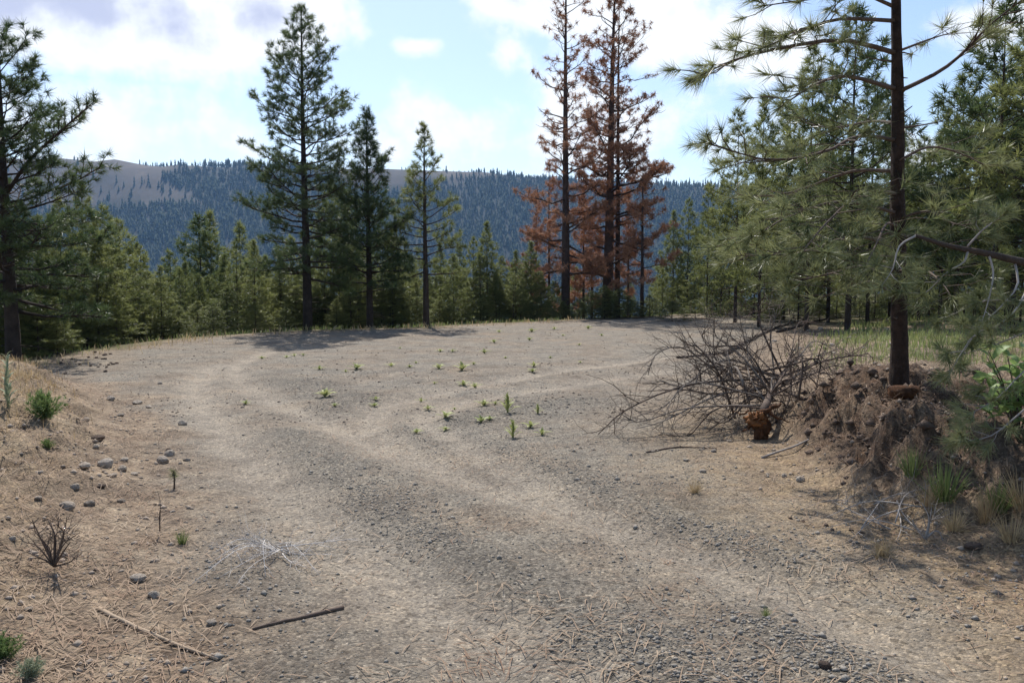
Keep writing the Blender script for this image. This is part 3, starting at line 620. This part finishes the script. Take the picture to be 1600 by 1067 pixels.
for (a, b, r1) in (((1190, 646), (1219, 631), .030), ((1176, 652), (1158, 672), .020), ((1182, 662), (1178, 700), .05), ((1196, 662), (1198, 700), .055), ((1189, 664), (1188, 702), .06), ((1200, 642), (1236, 662), .014), ((1170, 640), (1146, 640), .010)):
    P = curve([atY(*a, rp[1])-rp, (atY(*a, rp[1]-.06)+atY(*b, rp[1]))/2-rp+rng.normal(size=3)*.03, atY(*b, rp[1]+.02)-rp], 9)
    mb = MB(); mb.tube(P+rng.normal(size=P.shape)*.008, r1*np.linspace(1.3, .35, 9)*U(.65, 1.35, 9), 7); link('root', mb.mesh('root', [M_root]), o)
tips = [(965, 640, -.6), (948, 686, -.5), (1010, 622, -.2), (1000, 668, -.7), (1050, 560, .5), (1085, 508, 1.2), (1128, 512, .9), (1112, 486, 1.5), (1182, 484, 1.0), (1148, 560, .6), (1250, 512, 1.6), (1240, 560, 1.2), (1296, 545, 1.6), (1345, 560, 1.8), (1372, 545, 2.2), (1300, 590, 1.1), (1340, 600, 1.2), (1270, 640, .4), (1060, 600, .2), (1035, 690, -.5), (1090, 650, -.3), (1250, 610, .7), (1325, 575, 1.4), (1075, 575, .9), (1210, 500, 1.3), (1130, 620, 0), (1100, 590, .4), (1020, 600, .3), (1160, 520, 1.2), (1280, 570, 1.), (1310, 610, .8), (1230, 640, .3), (1110, 560, .8), (990, 650, -.4)]
def twiggy(mb, P, r0, lev, n, ln):
    mb.tube(P, np.linspace(r0, r0*.3, len(P)), 5 if lev == 0 else 3)
    if lev >= 2: return
    T = np.gradient(P, axis=0)
    for q in range(n):
        i = int(U(.25, .98)*(len(P)-1)); t = T[i]/np.linalg.norm(T[i]); v = t*.8+rng.normal(size=3)*.6; v /= np.linalg.norm(v); l = ln*U(.4, 1.2)
        Q = np.array([P[i]+v*l*f+np.array((0, 0, 1))*U(-.05, .12)*l*f*f+rng.normal(size=3)*l*.04*(f > 0) for f in np.linspace(0, 1, 5)]); twiggy(mb, Q, r0*.42, lev+1, 3, ln*.5)
for ti, (px, py, dy) in enumerate(tips+[(U(1000, 1340), U(540, 660), U(-.3, 1.4)) for _ in range(16)]):
    e = atY(px+U(-22, 22), py+U(-12, 12), rp[1]+.6+dy); e[2] = max(e[2], h1(e[0], e[1])+.03); e = e-rp; s = core+(back-core)*U(.05, 1)+rng.normal(size=3)*(.03 if ti < len(tips) else .25); s[2] = max(s[2], .05); m = (s+e)/2+np.array((0, 0, U(-.02, .22)))+rng.normal(size=3)*.09; m2 = m*.35+e*.65+rng.normal(size=3)*.08
    mb = MB(); twiggy(mb, curve([s, m, m2, e], 11), U(.007, .018), 0, 11, .55); link('branch', mb.mesh('branch', [M_brown if ti % 3 else M_twig]), o)
def log(pts, r0, r1, mat, name, label, cat, twigs=0, lift=.6, group=None, tw_len=.4, k=7):
    W_ = [at(p, q) for p, q in pts]; P = curve([w+np.array((0, 0, r0*lift)) for w in W_], 10); b = P[0].copy(); b[2] = W_[0][2]; mb = MB()
    Q = P-b+rng.normal(size=P.shape)*r0*.12; mb.tube(Q, np.linspace(r0, r1, 10), k)
    for i in range(twigs):
        j = rng.integers(2, 10); v = rng.normal(size=3)*np.array((1, 1, .3)); v[2] = abs(v[2]); v /= np.linalg.norm(v); l = tw_len*U(.4, 1.2)
        mb.tube([Q[j], Q[j]+v*l*.5+rng.normal(size=3)*.03*l, Q[j]+v*l], [r1*.8, r1*.6, r1*.25], 3)
    x = link(name, mb.mesh(name, [mat], True), None, b, label=label, category=cat)
    if group: x['group'] = group
log([(1132, 556), (1175, 532), (1215, 513), (1262, 500)], .05, .03, M_bark, 'fallen_log', 'dark fallen log lying behind the uprooted tree', 'log', 12, 1.)
log([(1058, 560), (1095, 557), (1140, 552)], .03, .015, M_bark, 'fallen_branch', 'thin dark fallen branch pointing from the log end onto gravel', 'branch', 8)
log([(1215, 520), (1290, 500), (1330, 498)], .06, .03, M_bark, 'fallen_branch', 'dark fallen branch lying under the grove beside the fallen log', 'branch', 8)
log([(156, 955), (215, 985), (270, 1008), (340, 1034)], .012, .006, M_litter, 'dry_stick', 'long brown dry stick on needle litter', 'stick', 3, tw_len=.12)
log([(536, 952), (480, 966), (430, 976), (394, 985)], .011, .005, M_brown, 'dry_stick', 'straight dark stick with a mossy thick end on gravel', 'stick', 2, tw_len=.1)
log([(1190, 716), (1260, 690), (1330, 655)], .012, .006, M_grey, 'dry_stick', 'pale stick leaning up the root mound beside the uprooted stump', 'stick', 2, tw_len=.1)
log([(1010, 708), (1060, 700), (1120, 702)], .01, .005, M_brown, 'dry_stick', 'brown stick on bare soil below the uprooted branches', 'stick', 2, tw_len=.1)

# ------------------------------------------------------------------ rocks, clods, cones
def rockmesh(seed, flat_=.6):
    import bmesh
    r = np.random.default_rng(seed); bm = bmesh.new(); bmesh.ops.create_icosphere(bm, subdivisions=2, radius=.5)
    pl = r.normal(size=(7, 3)); pl /= np.linalg.norm(pl, axis=1)[:, None]; dd = r.uniform(.26, .46, 7)
    for v in bm.verts:
        p = np.array(v.co)
        for a, b in zip(pl, dd):
            q = p @ a
            if q > b: p = p-a*(q-b)
        p = p+r.normal(size=3)*.012; v.co = p*np.array((1, .8, flat_))
    me = bpy.data.meshes.new('rock'); bm.to_mesh(me); bm.free(); return me
RK = [rockmesh(i, .5+.1*(i % 3)) for i in range(8)]
RKB = [m.copy() for m in RK]
for m in RK: m.materials.append(M_rock)
for m in RKB: m.materials.append(M_darkrock)
def rocks(lst, label, group, dark=False, name='rock', cat='rock'):
    for px, py, w in lst:
        p = at(px, py); s = w*p[1]/F
        q = link(name, (RKB if dark else RK)[int(px+py) % 8], None, p+np.array((0, 0, s*.12)), U(0, 6.28), (s, s, s), label=label, category=cat); q['group'] = group
rocks([(215, 631, 18), (233, 637, 12), (172, 625, 16), (188, 650, 12), (265, 712, 22), (255, 722, 26), (292, 720, 12), (130, 732, 26), (165, 728, 28), (190, 735, 20), (175, 745, 18), (195, 720, 16), (210, 742, 14), (118, 763, 18), (105, 795, 30), (140, 790, 18), (190, 785, 14), (60, 740, 16), (20, 845, 14), (240, 935, 24), (45, 955, 16), (215, 908, 30), (60, 780, 14), (150, 700, 14), (330, 977, 20), (365, 855, 14), (100, 870, 14), (135, 658, 14), (250, 600, 8), (285, 664, 16)],
      'angular tan rock on the eroded dirt bank across from the root mound', 'rocks on the eroded dirt bank')
rocks([(153, 690, 26), (262, 705, 12), (158, 762, 16)], 'dark grey jagged rock on the eroded dirt bank', 'dark rocks on the dirt bank', True)
rocks([(1072, 720, 13), (1020, 706, 10), (1095, 704, 10), (1115, 706, 12), (1098, 738, 14), (1050, 745, 8), (1250, 752, 18), (1270, 770, 10), (1140, 690, 10), (1200, 742, 8), (985, 712, 10), (1225, 745, 12)], 'small rock on needle covered soil below the uprooted stump', 'rocks below the uprooted stump')
rocks([(U(1200, 1400), U(515, 585), U(5, 12)) for i in range(40)], 'pale stone on the bare soil behind the uprooted tree', 'stones behind the uprooted tree')
rocks([(U(92, 200), 572-U(0, 1)**.7*22+U(0, 16), U(3, 8)) for i in range(30)], 'dark dirt clod where gravel meets the large shaded pine', 'dirt clods by the shaded pine', True, 'dirt_clod', 'clod')
rocks([(1520, 856, 30)], 'largest dark clod in shade beside dry grass', 'dark clod', True, 'dirt_clod', 'clod')
rocks([(1290, 822, 11), (1345, 835, 13), (1330, 830, 10), (1255, 815, 8), (1300, 829, 9), (1290, 1043, 24), (1235, 812, 8)], 'dark pine cone lying on gravel near the dry twig pile', 'pine cones', True, 'pine_cone', 'pine cone')
p = at(1414, 624); mb = MB(); P = curve([(-.15, 0, .05), (0, .01, .06), (.16, .0, .045)], 9); mb.tube(P+rng.normal(size=P.shape)*.006, np.array([.045, .06, .065, .06, .068, .06, .062, .055, .035])*U(.9, 1.15, 9), 11)
VV = mb.v[0]; VV += rng.normal(size=VV.shape)*.006
link('log_chunk', mb.mesh('log_chunk', [M_root]), None, p, .15, label='dark rotten log chunk on top of the root mound', category='log')

# ------------------------------------------------------------------ weeds and shrubs
def leafgeo(ln, wd, arch=.25, n=5):
    f = np.linspace(0, 1, n); w = wd*np.array([.25, .8, 1, .7, .05]); z = arch*ln*np.sin(f*2.4)
    V = np.concatenate([np.stack([f*ln, -w/2, z+.18*w], 1), np.stack([f*ln, 0*f, z], 1), np.stack([f*ln, w/2, z+.18*w], 1)])
    T = []
    for r in (0, n):
        for i in range(n-1): T += [(r+i, r+i+1, r+n+i+1), (r+i, r+n+i+1, r+n+i)]
    return V, np.array(T)
def rosette(nl, ln, tilt, tall=0):
    mb = MB(); V, T = leafgeo(1, .3)
    for i in range(nl):
        f = i/nl; az = i*2.4+U(-.3, .3); e = R(tilt[0]+(tilt[1]-tilt[0])*f+U(-8, 8)); s = ln*U(.7, 1.1)*(1-.45*f if tall else 1-.3*f)
        c, s_ = math.cos(e), math.sin(e); P = np.stack([V[:, 0]*c-V[:, 2]*s_, V[:, 1], V[:, 0]*s_+V[:, 2]*c], 1)*s
        ca, sa = math.cos(az), math.sin(az); P = np.stack([P[:, 0]*ca-P[:, 1]*sa, P[:, 0]*sa+P[:, 1]*ca, P[:, 2]+tall*f], 1); mb.add(P, T)
    return mb
WM = [rosette(int(U(9, 14)), .5, (5, 60)).mesh('mullein_rosette', [M_weed]) for _ in range(5)]
small = [(409, 561, 10), (448, 559, 10), (460, 557, 9), (499, 578, 14), (557, 577, 24), (611, 573, 13), (686, 577, 16), (722, 579, 24), (834, 573, 14), (508, 620, 24), (587, 625, 12), (585, 635, 12), (724, 602, 18), (742, 606, 15), (658, 628, 12), (669, 640, 14), (696, 653, 26), (696, 672, 14), (651, 677, 14), (756, 634, 18), (774, 632, 11), (752, 660, 20), (765, 656, 15), (384, 632, 14), (523, 635, 10), (707, 550, 10), (688, 550, 10), (757, 552, 14), (827, 532, 11), (772, 536, 10), (831, 519, 12), (919, 514, 10), (866, 515, 9), (907, 567, 8), (832, 583, 12), (847, 680, 18), (829, 668, 20), (679, 600, 8), (474, 556, 8), (540, 582, 8), (650, 568, 7), (740, 570, 8), (790, 560, 7), (860, 560, 7), (905, 540, 7), (640, 575, 9), (780, 520, 8), (940, 525, 7), (880, 525, 7), (625, 545, 6), (710, 640, 7)]
for px, py, w in small:
    p = at(px, py); s = 2.1*w*p[1]/F; big_ = w >= 18
    link('mullein_rosette', WM[(px+py) % 5], None, p, U(0, 6.28), (s, s, s*U(.6, .9)), label='larger low yellow green weed rosette on the open gravel' if big_ else 'tiny low yellow green weed rosette on the open gravel', category='weed', group='large weed rosettes' if big_ else 'tiny weed rosettes')
V, T = leafgeo(1, .27); LEAF = mesh('leaf', V, T, [M_weed], None, True)
for px, py, h, lab in ((793, 645, 36, 'tallest upright yellow green weed on the gravel'), (801, 684, 34, 'leaning broad weed with pale leaves just below the tallest weed'), (840, 646, 18, 'small upright weed beside the tallest weed on gravel')):
    p = at(px, py); H = h*p[1]/F; o = empty('mullein_plant', p, label=lab, category='weed')
    mb = MB(); mb.tube([(0, 0, -.02), (.01, 0, H*.5), (.0, .01, H*.8)], [.012, .009, .004], 5); link('stem', mb.mesh('stem', [M_weed]), o)
    for i in range(18):
        f = i/18; s = H*(.62-.3*f)*U(.8, 1.15); q = link('leaf', LEAF, o, (0, 0, H*.62*f), 0, (s, s, s)); q.rotation_euler = (0, -R(18+55*f+U(-8, 8)), i*2.4)
def grass_tuft(n, h, spread, wd, mat, name):
    mb = MB()
    az = U(0, 6.28, n); th = np.radians(np.abs(rng.normal(0, spread, n))); l = h*U(.5, 1.1, n); r = U(0, h*.18, n)
    B = np.stack([r*np.cos(az), r*np.sin(az), 0*r-.01], 1); D = np.stack([np.sin(th)*np.cos(az), np.sin(th)*np.sin(az), np.cos(th)], 1)
    S = np.cross(D, rng.normal(size=(n, 3))); S /= np.linalg.norm(S, axis=1)[:, None]; m_ = B+D*l[:, None]*.55; e = B+D*l[:, None]; e[:, 2] -= l*np.sin(th)*.2
    V = np.stack([B-S*wd/2, B+S*wd/2, m_-S*wd/2.5, m_+S*wd/2.5, e], 1).reshape(-1, 3); b = (np.arange(n)*5)[:, None]
    mb.add(V, np.concatenate([b+np.array((0, 1, 3)), b+np.array((0, 3, 2)), b+np.array((2, 3, 4))])); return mb.mesh(name, [mat])
def plant(px, py, hpx, me, name, label, cat, base=1.0):
    p = at(px, py); s = hpx*p[1]/F/base; return link(name, me, None, p, U(0, 6), (s, s, s), label=label, category=cat)
bush = MB()
for i in range(60):
    az = U(0, 6.28); th = R(U(5, 65)); v = np.array((math.sin(th)*math.cos(az), math.sin(th)*math.sin(az), math.cos(th))); l = U(.6, 1.0); P = np.array([v*l*f+np.array((0, 0, .1*f*f)) for f in np.linspace(0, 1, 5)])
    bush.tube(P, [.012, .01, .008, .006, .004], 3); tufts(bush, P[1:], np.tile(v, (4, 1)), [.22]*4, needle_templates(10, .16, 2), 0)
BUSH = bush.mesh('leafy_shrub', [M_green]); SAGE = BUSH.copy(); SAGE.materials[0] = M_sage
plant(72, 655, 42, BUSH, 'leafy_shrub', 'bright green leafy shrub on the dry grass bank', 'shrub')
plant(8, 1030, 40, BUSH, 'leafy_shrub', 'small olive tuft shrub below the brown stemmed dead shrub', 'shrub')
plant(48, 1062, 32, SAGE, 'sage_shrub', 'low grey green feathery shrub on needle litter', 'shrub')
plant(75, 703, 16, BUSH, 'leafy_shrub', 'very small green plant below the bright shrub on bank', 'shrub')
plant(640, 1095, 10, BUSH, 'leafy_shrub', 'tiny weed in near gravel', 'weed')
plant(268, 527, 18, SAGE, 'sage_shrub', 'pale shrub at the clearing edge before the pine thicket', 'shrub'); plant(348, 521, 20, SAGE, 'sage_shrub', 'pale round shrub at the clearing edge near the tallest pine', 'shrub')
TUFT = grass_tuft(120, 1, 24, .02, M_grass, 'grass_tuft'); STRAW = grass_tuft(120, 1, 32, .014, M_straw, 'dry_grass_tuft')
for px, py, h, lab in ((285, 850, 28, 'small green grass tuft at the foot of the dirt bank'), (1196, 965, 20, 'single small grass tuft on open gravel near the frame foot'), (1475, 790, 75, 'tall green grass clump under the root mound'), (1425, 745, 55, 'green grass clump on the shaded side of root mound'), (1560, 800, 60, 'green grass clump in deep shade beyond the dry twig pile')):
    plant(px, py, h, TUFT, 'grass_tuft', lab, 'grass')
for i, (px, py, h) in enumerate(((1540, 820, 70), (1580, 850, 60), (1490, 830, 50), (1600, 800, 80), (1450, 790, 50), (1380, 870, 40), (1085, 770, 30))):
    plant(px, py, h, STRAW, 'dry_grass_tuft', 'dry straw coloured grass clump near the shaded foot of root mound', 'grass')['group'] = 'dry grass clumps by the root mound'
# tall grey thistle, pine seedling, dead shrub, dry weed skeleton, twig pile
p = at(14, 640); o = empty('thistle_stalk', p, label='tall grey green thistle stalk standing on the grass bank', category='weed'); H = 85*p[1]/F
mb = MB(); mb.tube([(0, 0, -.02), (-.02, 0, H*.5), (.02, 0, H)], [.014, .011, .006], 5); link('stem', mb.mesh('stem', [M_sage]), o)
for i in range(22):
    f = i/22; s = H*.3*(1-.5*f); q = link('leaf', None or mesh('leaf', V, T, [M_sage]) if i == 0 else LF, o, (0, 0, H*f), 0, (s, s, s)); q.rotation_euler = (0, -R(35), i*2.4); LF = q.data
p = at(272, 764); o = empty('pine_seedling', p, label='tiny pine seedling growing at the foot of the dirt bank', category='tree'); H = 38*p[1]/F
mb = MB(); mb.tube([(0, 0, -.02), (.005, 0, H*.4), (0, 0, H*.75)], [.008, .006, .004], 5); link('trunk', mb.mesh('trunk', [M_brown]), o)
mb = MB(); tufts(mb, [(0, 0, H*.75), (.01, 0, H*.62), (-.01, 0, H*.6), (0, .01, H*.5)], [(0, 0, 1), (.8, 0, .5), (-.8, .2, .5), (.2, -.8, .6)], [H*.4]*4, TM_MID, 0); link('crown', mb.mesh('crown', [M_needle_near]), o)
def twig_thing(px, py, tips, mat, name, label, cat, r0=.006, n=4, ln=.12, Yoff=0, loose=0):
    p = at(px, py); o = empty(name, p, label=label, category=cat)
    for tx, ty in tips:
        e = at(tx, ty) if Yoff == 0 else atY(tx, ty, p[1]+U(-Yoff, Yoff)); e = e-p; e[2] += .012; m = e*.5+np.array((0, 0, U(.01, .07)))+rng.normal(size=3)*.015
        st = np.array((0, 0, .03))
        if loose: a_ = at(px+U(-1, 1)*loose, py+U(-.4, .4)*loose)-p; st = a_+np.array((0, 0, U(.01, .05))); m = (st+e)/2+np.array((0, 0, U(.01, .06)))+rng.normal(size=3)*.03
        mb = MB(); twiggy(mb, curve([st, m, e], 8), r0*U(.7, 1.2), 0, n, ln); link('stem', mb.mesh('stem', [mat]), o)
twig_thing(436, 868, [(300, 915), (320, 890), (345, 905), (375, 880), (390, 850), (395, 838), (500, 905), (480, 890), (560, 845), (520, 868), (330, 870), (365, 925), (450, 855), (415, 905)], M_pale, 'dry_weed', 'bleached sprawling dry weed skeleton on gravel', 'dry weed', .0038, 8, .2, loose=16)
twig_thing(85, 895, [(50, 815), (105, 810), (60, 840), (95, 830), (110, 850), (70, 860), (125, 835), (40, 850), (75, 815), (52, 870), (120, 870), (88, 822)], M_brown, 'dead_shrub', 'small dead shrub with bare reddish brown stems on litter', 'shrub', .007, 3, .14, .12)
twig_thing(250, 838, [(244, 765), (252, 800), (240, 812)], M_brown, 'dry_stalk', 'thin upright dry stalk by the dirt bank foot', 'dry weed', .004, 2, .05, .03)
twig_thing(1370, 815, [(1260, 795), (1280, 830), (1310, 800), (1330, 845), (1440, 790), (1445, 840), (1400, 850), (1300, 785), (1345, 790), (1460, 770), (1290, 812), (1380, 780)], M_grey, 'twig_pile', 'pile of dry grey twigs below the root mound', 'twigs', .005, 5, .25, loose=70)
twig_thing(1445, 850, [(1440, 788), (1455, 800), (1475, 850), (1425, 815)], M_grey, 'dry_branch', 'pale forked dry branch at the end of the twig pile', 'branch', .008, 3, .15, .1)
twig_thing(1370, 882, [(1362, 850), (1380, 856), (1350, 875), (1395, 870)], M_straw, 'dry_weed', 'little bleached upright dry weed on gravel below the twig pile', 'dry weed', .004, 2, .06, .05)
# broad-leaved shrub at the right edge
p = at(1590, 690); p[2] += 0; o = empty('broadleaf_shrub', p, label='bright broad leaved green shrub beside the pale twigged limb', category='shrub')
V2, T2 = leafgeo(1, .6, .15); BL = mesh('leaf', V2, T2, [M_bright], None, True)
mb = MB()
for i in range(14):
    e = atY(U(1530, 1640), U(540, 640), p[1]+U(-.3, .3))-p; P = curve([(0, 0, 0), e*.5+(0, 0, .08), e], 6); mb.tube(P, np.linspace(.008, .003, 6), 4)
    for j in range(8):
        q = P[2+j % 4]+rng.normal(size=3)*.03; s = U(.09, .17); l = link('leaf', BL, o, q, 0, (s, s, s)); l.rotation_euler = (U(-.5, .5), U(-.7, .4), U(0, 6.28))
link('stem', mb.mesh('stem', [M_brown]), o)

# ------------------------------------------------------------------ stuff: gravel, litter, dry grass, fibres, green grass
def scatter(n, xr_, yr_, fn):
    y = np.exp(U(math.log(yr_[0]), math.log(yr_[1]), n)); x = U(xr_[0], xr_[1], n)*(y+1.5); k = U(0, 1, n) < fn(x, y); return x[k], y[k]
gx, gy = scatter(330000, (-.75, .75), (1.6, 15), lambda x, y: sst(-.8, .8, x-interp(y, XL))*sst(-.8, .8, interp(y, XR)-x)*np.clip(.35+2.2*fbm(x/.8, y/.8, 80, 4), .06, 1)*(1-.9*dustiness(x, y))*(.35+1.2*coarseness(x, y)))
oc = np.array([(1, 0, 0), (-1, 0, 0), (0, 1, 0), (0, -1, 0), (0, 0, .7), (0, 0, -.7)]); ot = np.array([(0, 2, 4), (2, 1, 4), (1, 3, 4), (3, 0, 4), (2, 0, 5), (1, 2, 5), (3, 1, 5), (0, 3, 5)])
n = len(gx); sz = np.exp(rng.normal(-5.3, .5, n)); a = U(0, 6.28, n)
Vp = oc[None]*U(.6, 1.3, (n, 6, 1))*sz[:, None, None]; c, s = np.cos(a)[:, None], np.sin(a)[:, None]
Vp = np.stack([Vp[..., 0]*c-Vp[..., 1]*s+gx[:, None], Vp[..., 0]*s+Vp[..., 1]*c+gy[:, None], Vp[..., 2]+(hgt(gx, gy)+sz*.2)[:, None]], -1)
link('gravel', mesh('gravel', Vp.reshape(-1, 3), (ot[None]+(np.arange(n)*6)[:, None, None]).reshape(-1, 3), [M_gravel]), kind='stuff', label='loose grey crushed gravel covering the clearing', category='gravel')
def crumbs(x, y, lo, hi, mat, name, label, cat):
    n = len(x); sz = lo*(hi/lo)**(U(0, 1, n)**2.5); a = U(0, 6.28, n); Vp = oc[None]*U(.5, 1.3, (n, 6, 1))*sz[:, None, None]; c, s = np.cos(a)[:, None], np.sin(a)[:, None]
    Vp = np.stack([Vp[..., 0]*c-Vp[..., 1]*s+x[:, None], Vp[..., 0]*s+Vp[..., 1]*c+y[:, None], Vp[..., 2]+(hgt(x, y)+sz*.15)[:, None]], -1)
    link(name, mesh(name, Vp.reshape(-1, 3), (ot[None]+(np.arange(n)*6)[:, None, None]).reshape(-1, 3), [mat]), kind='stuff', label=label, category=cat)
def blades(x, y, ln, wd, elev, mat, name, label, cat, curl=.0):
    n = len(x); az = U(0, 6.28, n); e = np.radians(np.abs(rng.normal(elev[0], elev[1], n))); l = ln*U(.5, 1.3, n)
    B = np.stack([x, y, hgt(x, y)+.004], 1); D = np.stack([np.cos(e)*np.cos(az), np.cos(e)*np.sin(az), np.sin(e)], 1); S = np.stack([-np.sin(az), np.cos(az), 0*az], 1)*(wd*np.maximum(1, y/7))[:, None]/2
    m_ = B+D*l[:, None]*.5+np.array((0, 0, 1))*(.06*l)[:, None]; E = B+D*l[:, None]; E[:, 2] -= curl*l
    E[:, 2] = np.maximum(E[:, 2], hgt(E[:, 0], E[:, 1])+.003)
    Vv = np.stack([B-S, B+S, m_-S, m_+S, E], 1).reshape(-1, 3); b = (np.arange(n)*5)[:, None]
    link(name, mesh(name, Vv, np.concatenate([b+np.array((0, 1, 3)), b+np.array((0, 3, 2)), b+np.array((2, 3, 4))]), [mat]), kind='stuff', label=label, category=cat)
def side(x, y): return np.maximum(sst(-.6, .6, interp(y, XL)-x), sst(-1.0, .5, x-interp(y, XR)))
x, y = scatter(60000, (-.8, .9), (1.8, 14), lambda x, y: np.clip(side(x, y)*(.35+2.2*fbm(x/.6, y/.6, 85, 4)), .0, 1)*(edge_s(x, y) < 0))
crumbs(x, y, .005, .030, M_crumb, 'soil_crumbs', 'small crumbs of soil and stone scattered on the banks', 'soil')
x, y = scatter(26000, (-.7, .7), (9, 34), lambda x, y: (edge_s(x, y) < -.3)*(x < interp(y, XR)+2)*np.clip(.2+1.6*fbm(x/1.5, y/1.5, 86, 4), .03, 1)*(1-.8*dustiness(x, y)))
crumbs(x, y, .008, .03, M_crumb, 'loose_stones', 'small loose stones on the far part of the clearing', 'gravel')
x, y = scatter(110000, (-.75, .75), (1.6, 14), lambda x, y: np.clip(.10+.75*side(x, y)+.9*fbm(x/.9, y/.9, 90, 4), .02, 1)*(edge_s(x, y) < 0)*.6)
blades(x, y, .12, .0042, (4, 9), M_litter, 'needle_litter', 'fallen brown pine needles strewn over gravel and banks', 'needles')
x, y = scatter(170000, (-1., -.25), (4, 17), lambda x, y: sst(.5, 1.6, interp(y, XL)-x)*np.clip(.3+2.6*fbm(x/.7, y/.7, 95, 3), .02, 1)*sst(6, 9.5, y)*(edge_s(x, y) < .5))
blades(x, y, .15, .0045, (50, 25), M_straw, 'dry_grass', 'short dry golden grass on the bank by the large pine', 'grass', .1)
x, y = scatter(9000, (.2, .9), (4.2, 10), lambda x, y: sst(.1, .5, x-interp(y, XR))*np.clip(.3+2.5*fbm(x/.5, y/.5, 98, 3), .0, 1))
crumbs(x, y, .012, .075, M_darkrock, 'bank_clods', 'dark soil clods crumbling from the root mound', 'soil')
x, y = scatter(50000, (.2, .9), (3.5, 12), lambda x, y: sst(0, .4, x-interp(y, XR))*np.clip(.15+3*fbm(x/.4, y/.4, 99, 3), .0, 1))
blades(x, y, .14, .003, (22, 22), M_fibre, 'root_fibres', 'matted brown roots and dry fibres covering the root mound', 'roots', .1)
def far_grass(n, fn, mat, name, label, h):
    y = U(12, 46, n); x = U(-.8, .95, n)*y; k = U(0, 1, n) < fn(x, y); blades(x[k], y[k], h, .006, (65, 18), mat, name, label, 'grass', .05)
far_grass(120000, lambda x, y: sst(-.4, .4, edge_s(x, y)+.8*fbm(x, y, 101, 3))*sst(5, 2, edge_s(x, y))*np.clip(.35+2*fbm(x/1.3, y/1.3, 107, 3), .05, .8), M_grass, 'edge_grass', 'green grass fringe along the far edge of the clearing', .15)
far_grass(60000, lambda x, y: np.exp(-((edge_s(x, y)+.3)/.6)**2)*np.clip(.4+2*fbm(x/.8, y/.8, 103, 3), 0, 1)*(x < 3), M_straw, 'edge_straw', 'pale dry grass fringe along the clearing edge', .2)
far_grass(260000, lambda x, y: sst(.8, 3, x-interp(y, XR))*(y > 12)*np.clip(.3+2*fbm(x/1.5, y/1.5, 105, 3), 0, 1), M_grass, 'grove_grass', 'sparse green grass under the pine grove', .2)

# ------------------------------------------------------------------ air: even pale haze over the valley
m = bpy.data.materials.new('haze'); m.use_nodes = True; m.node_tree.nodes.clear()
pv = m.node_tree.nodes.new('ShaderNodeVolumePrincipled'); pv.inputs['Density'].default_value = .00011; pv.inputs['Color'].default_value = (.32, .56, .95, 1); pv.inputs['Anisotropy'].default_value = .2
mo = m.node_tree.nodes.new('ShaderNodeOutputMaterial'); m.node_tree.links.new(pv.outputs[0], mo.inputs['Volume'])
zl, zh = float(Z.min())-1.5, float(Z.max())+30
bxv = np.array([(a, b, c) for a in (-3500, 3500) for b in (-3500, 3500) for c in (zl, zh)], float)
bt = np.array([(0, 1, 3), (0, 3, 2), (4, 6, 7), (4, 7, 5), (0, 4, 5), (0, 5, 1), (2, 3, 7), (2, 7, 6), (0, 2, 6), (0, 6, 4), (1, 5, 7), (1, 7, 3)])
link('haze', mesh('haze', bxv, bt, [m]), kind='stuff', label='thin blue haze filling the valley air', category='haze')
print('TRIS', sum(len(me.polygons) for me in bpy.data.meshes), 'OBJ', len(bpy.data.objects))
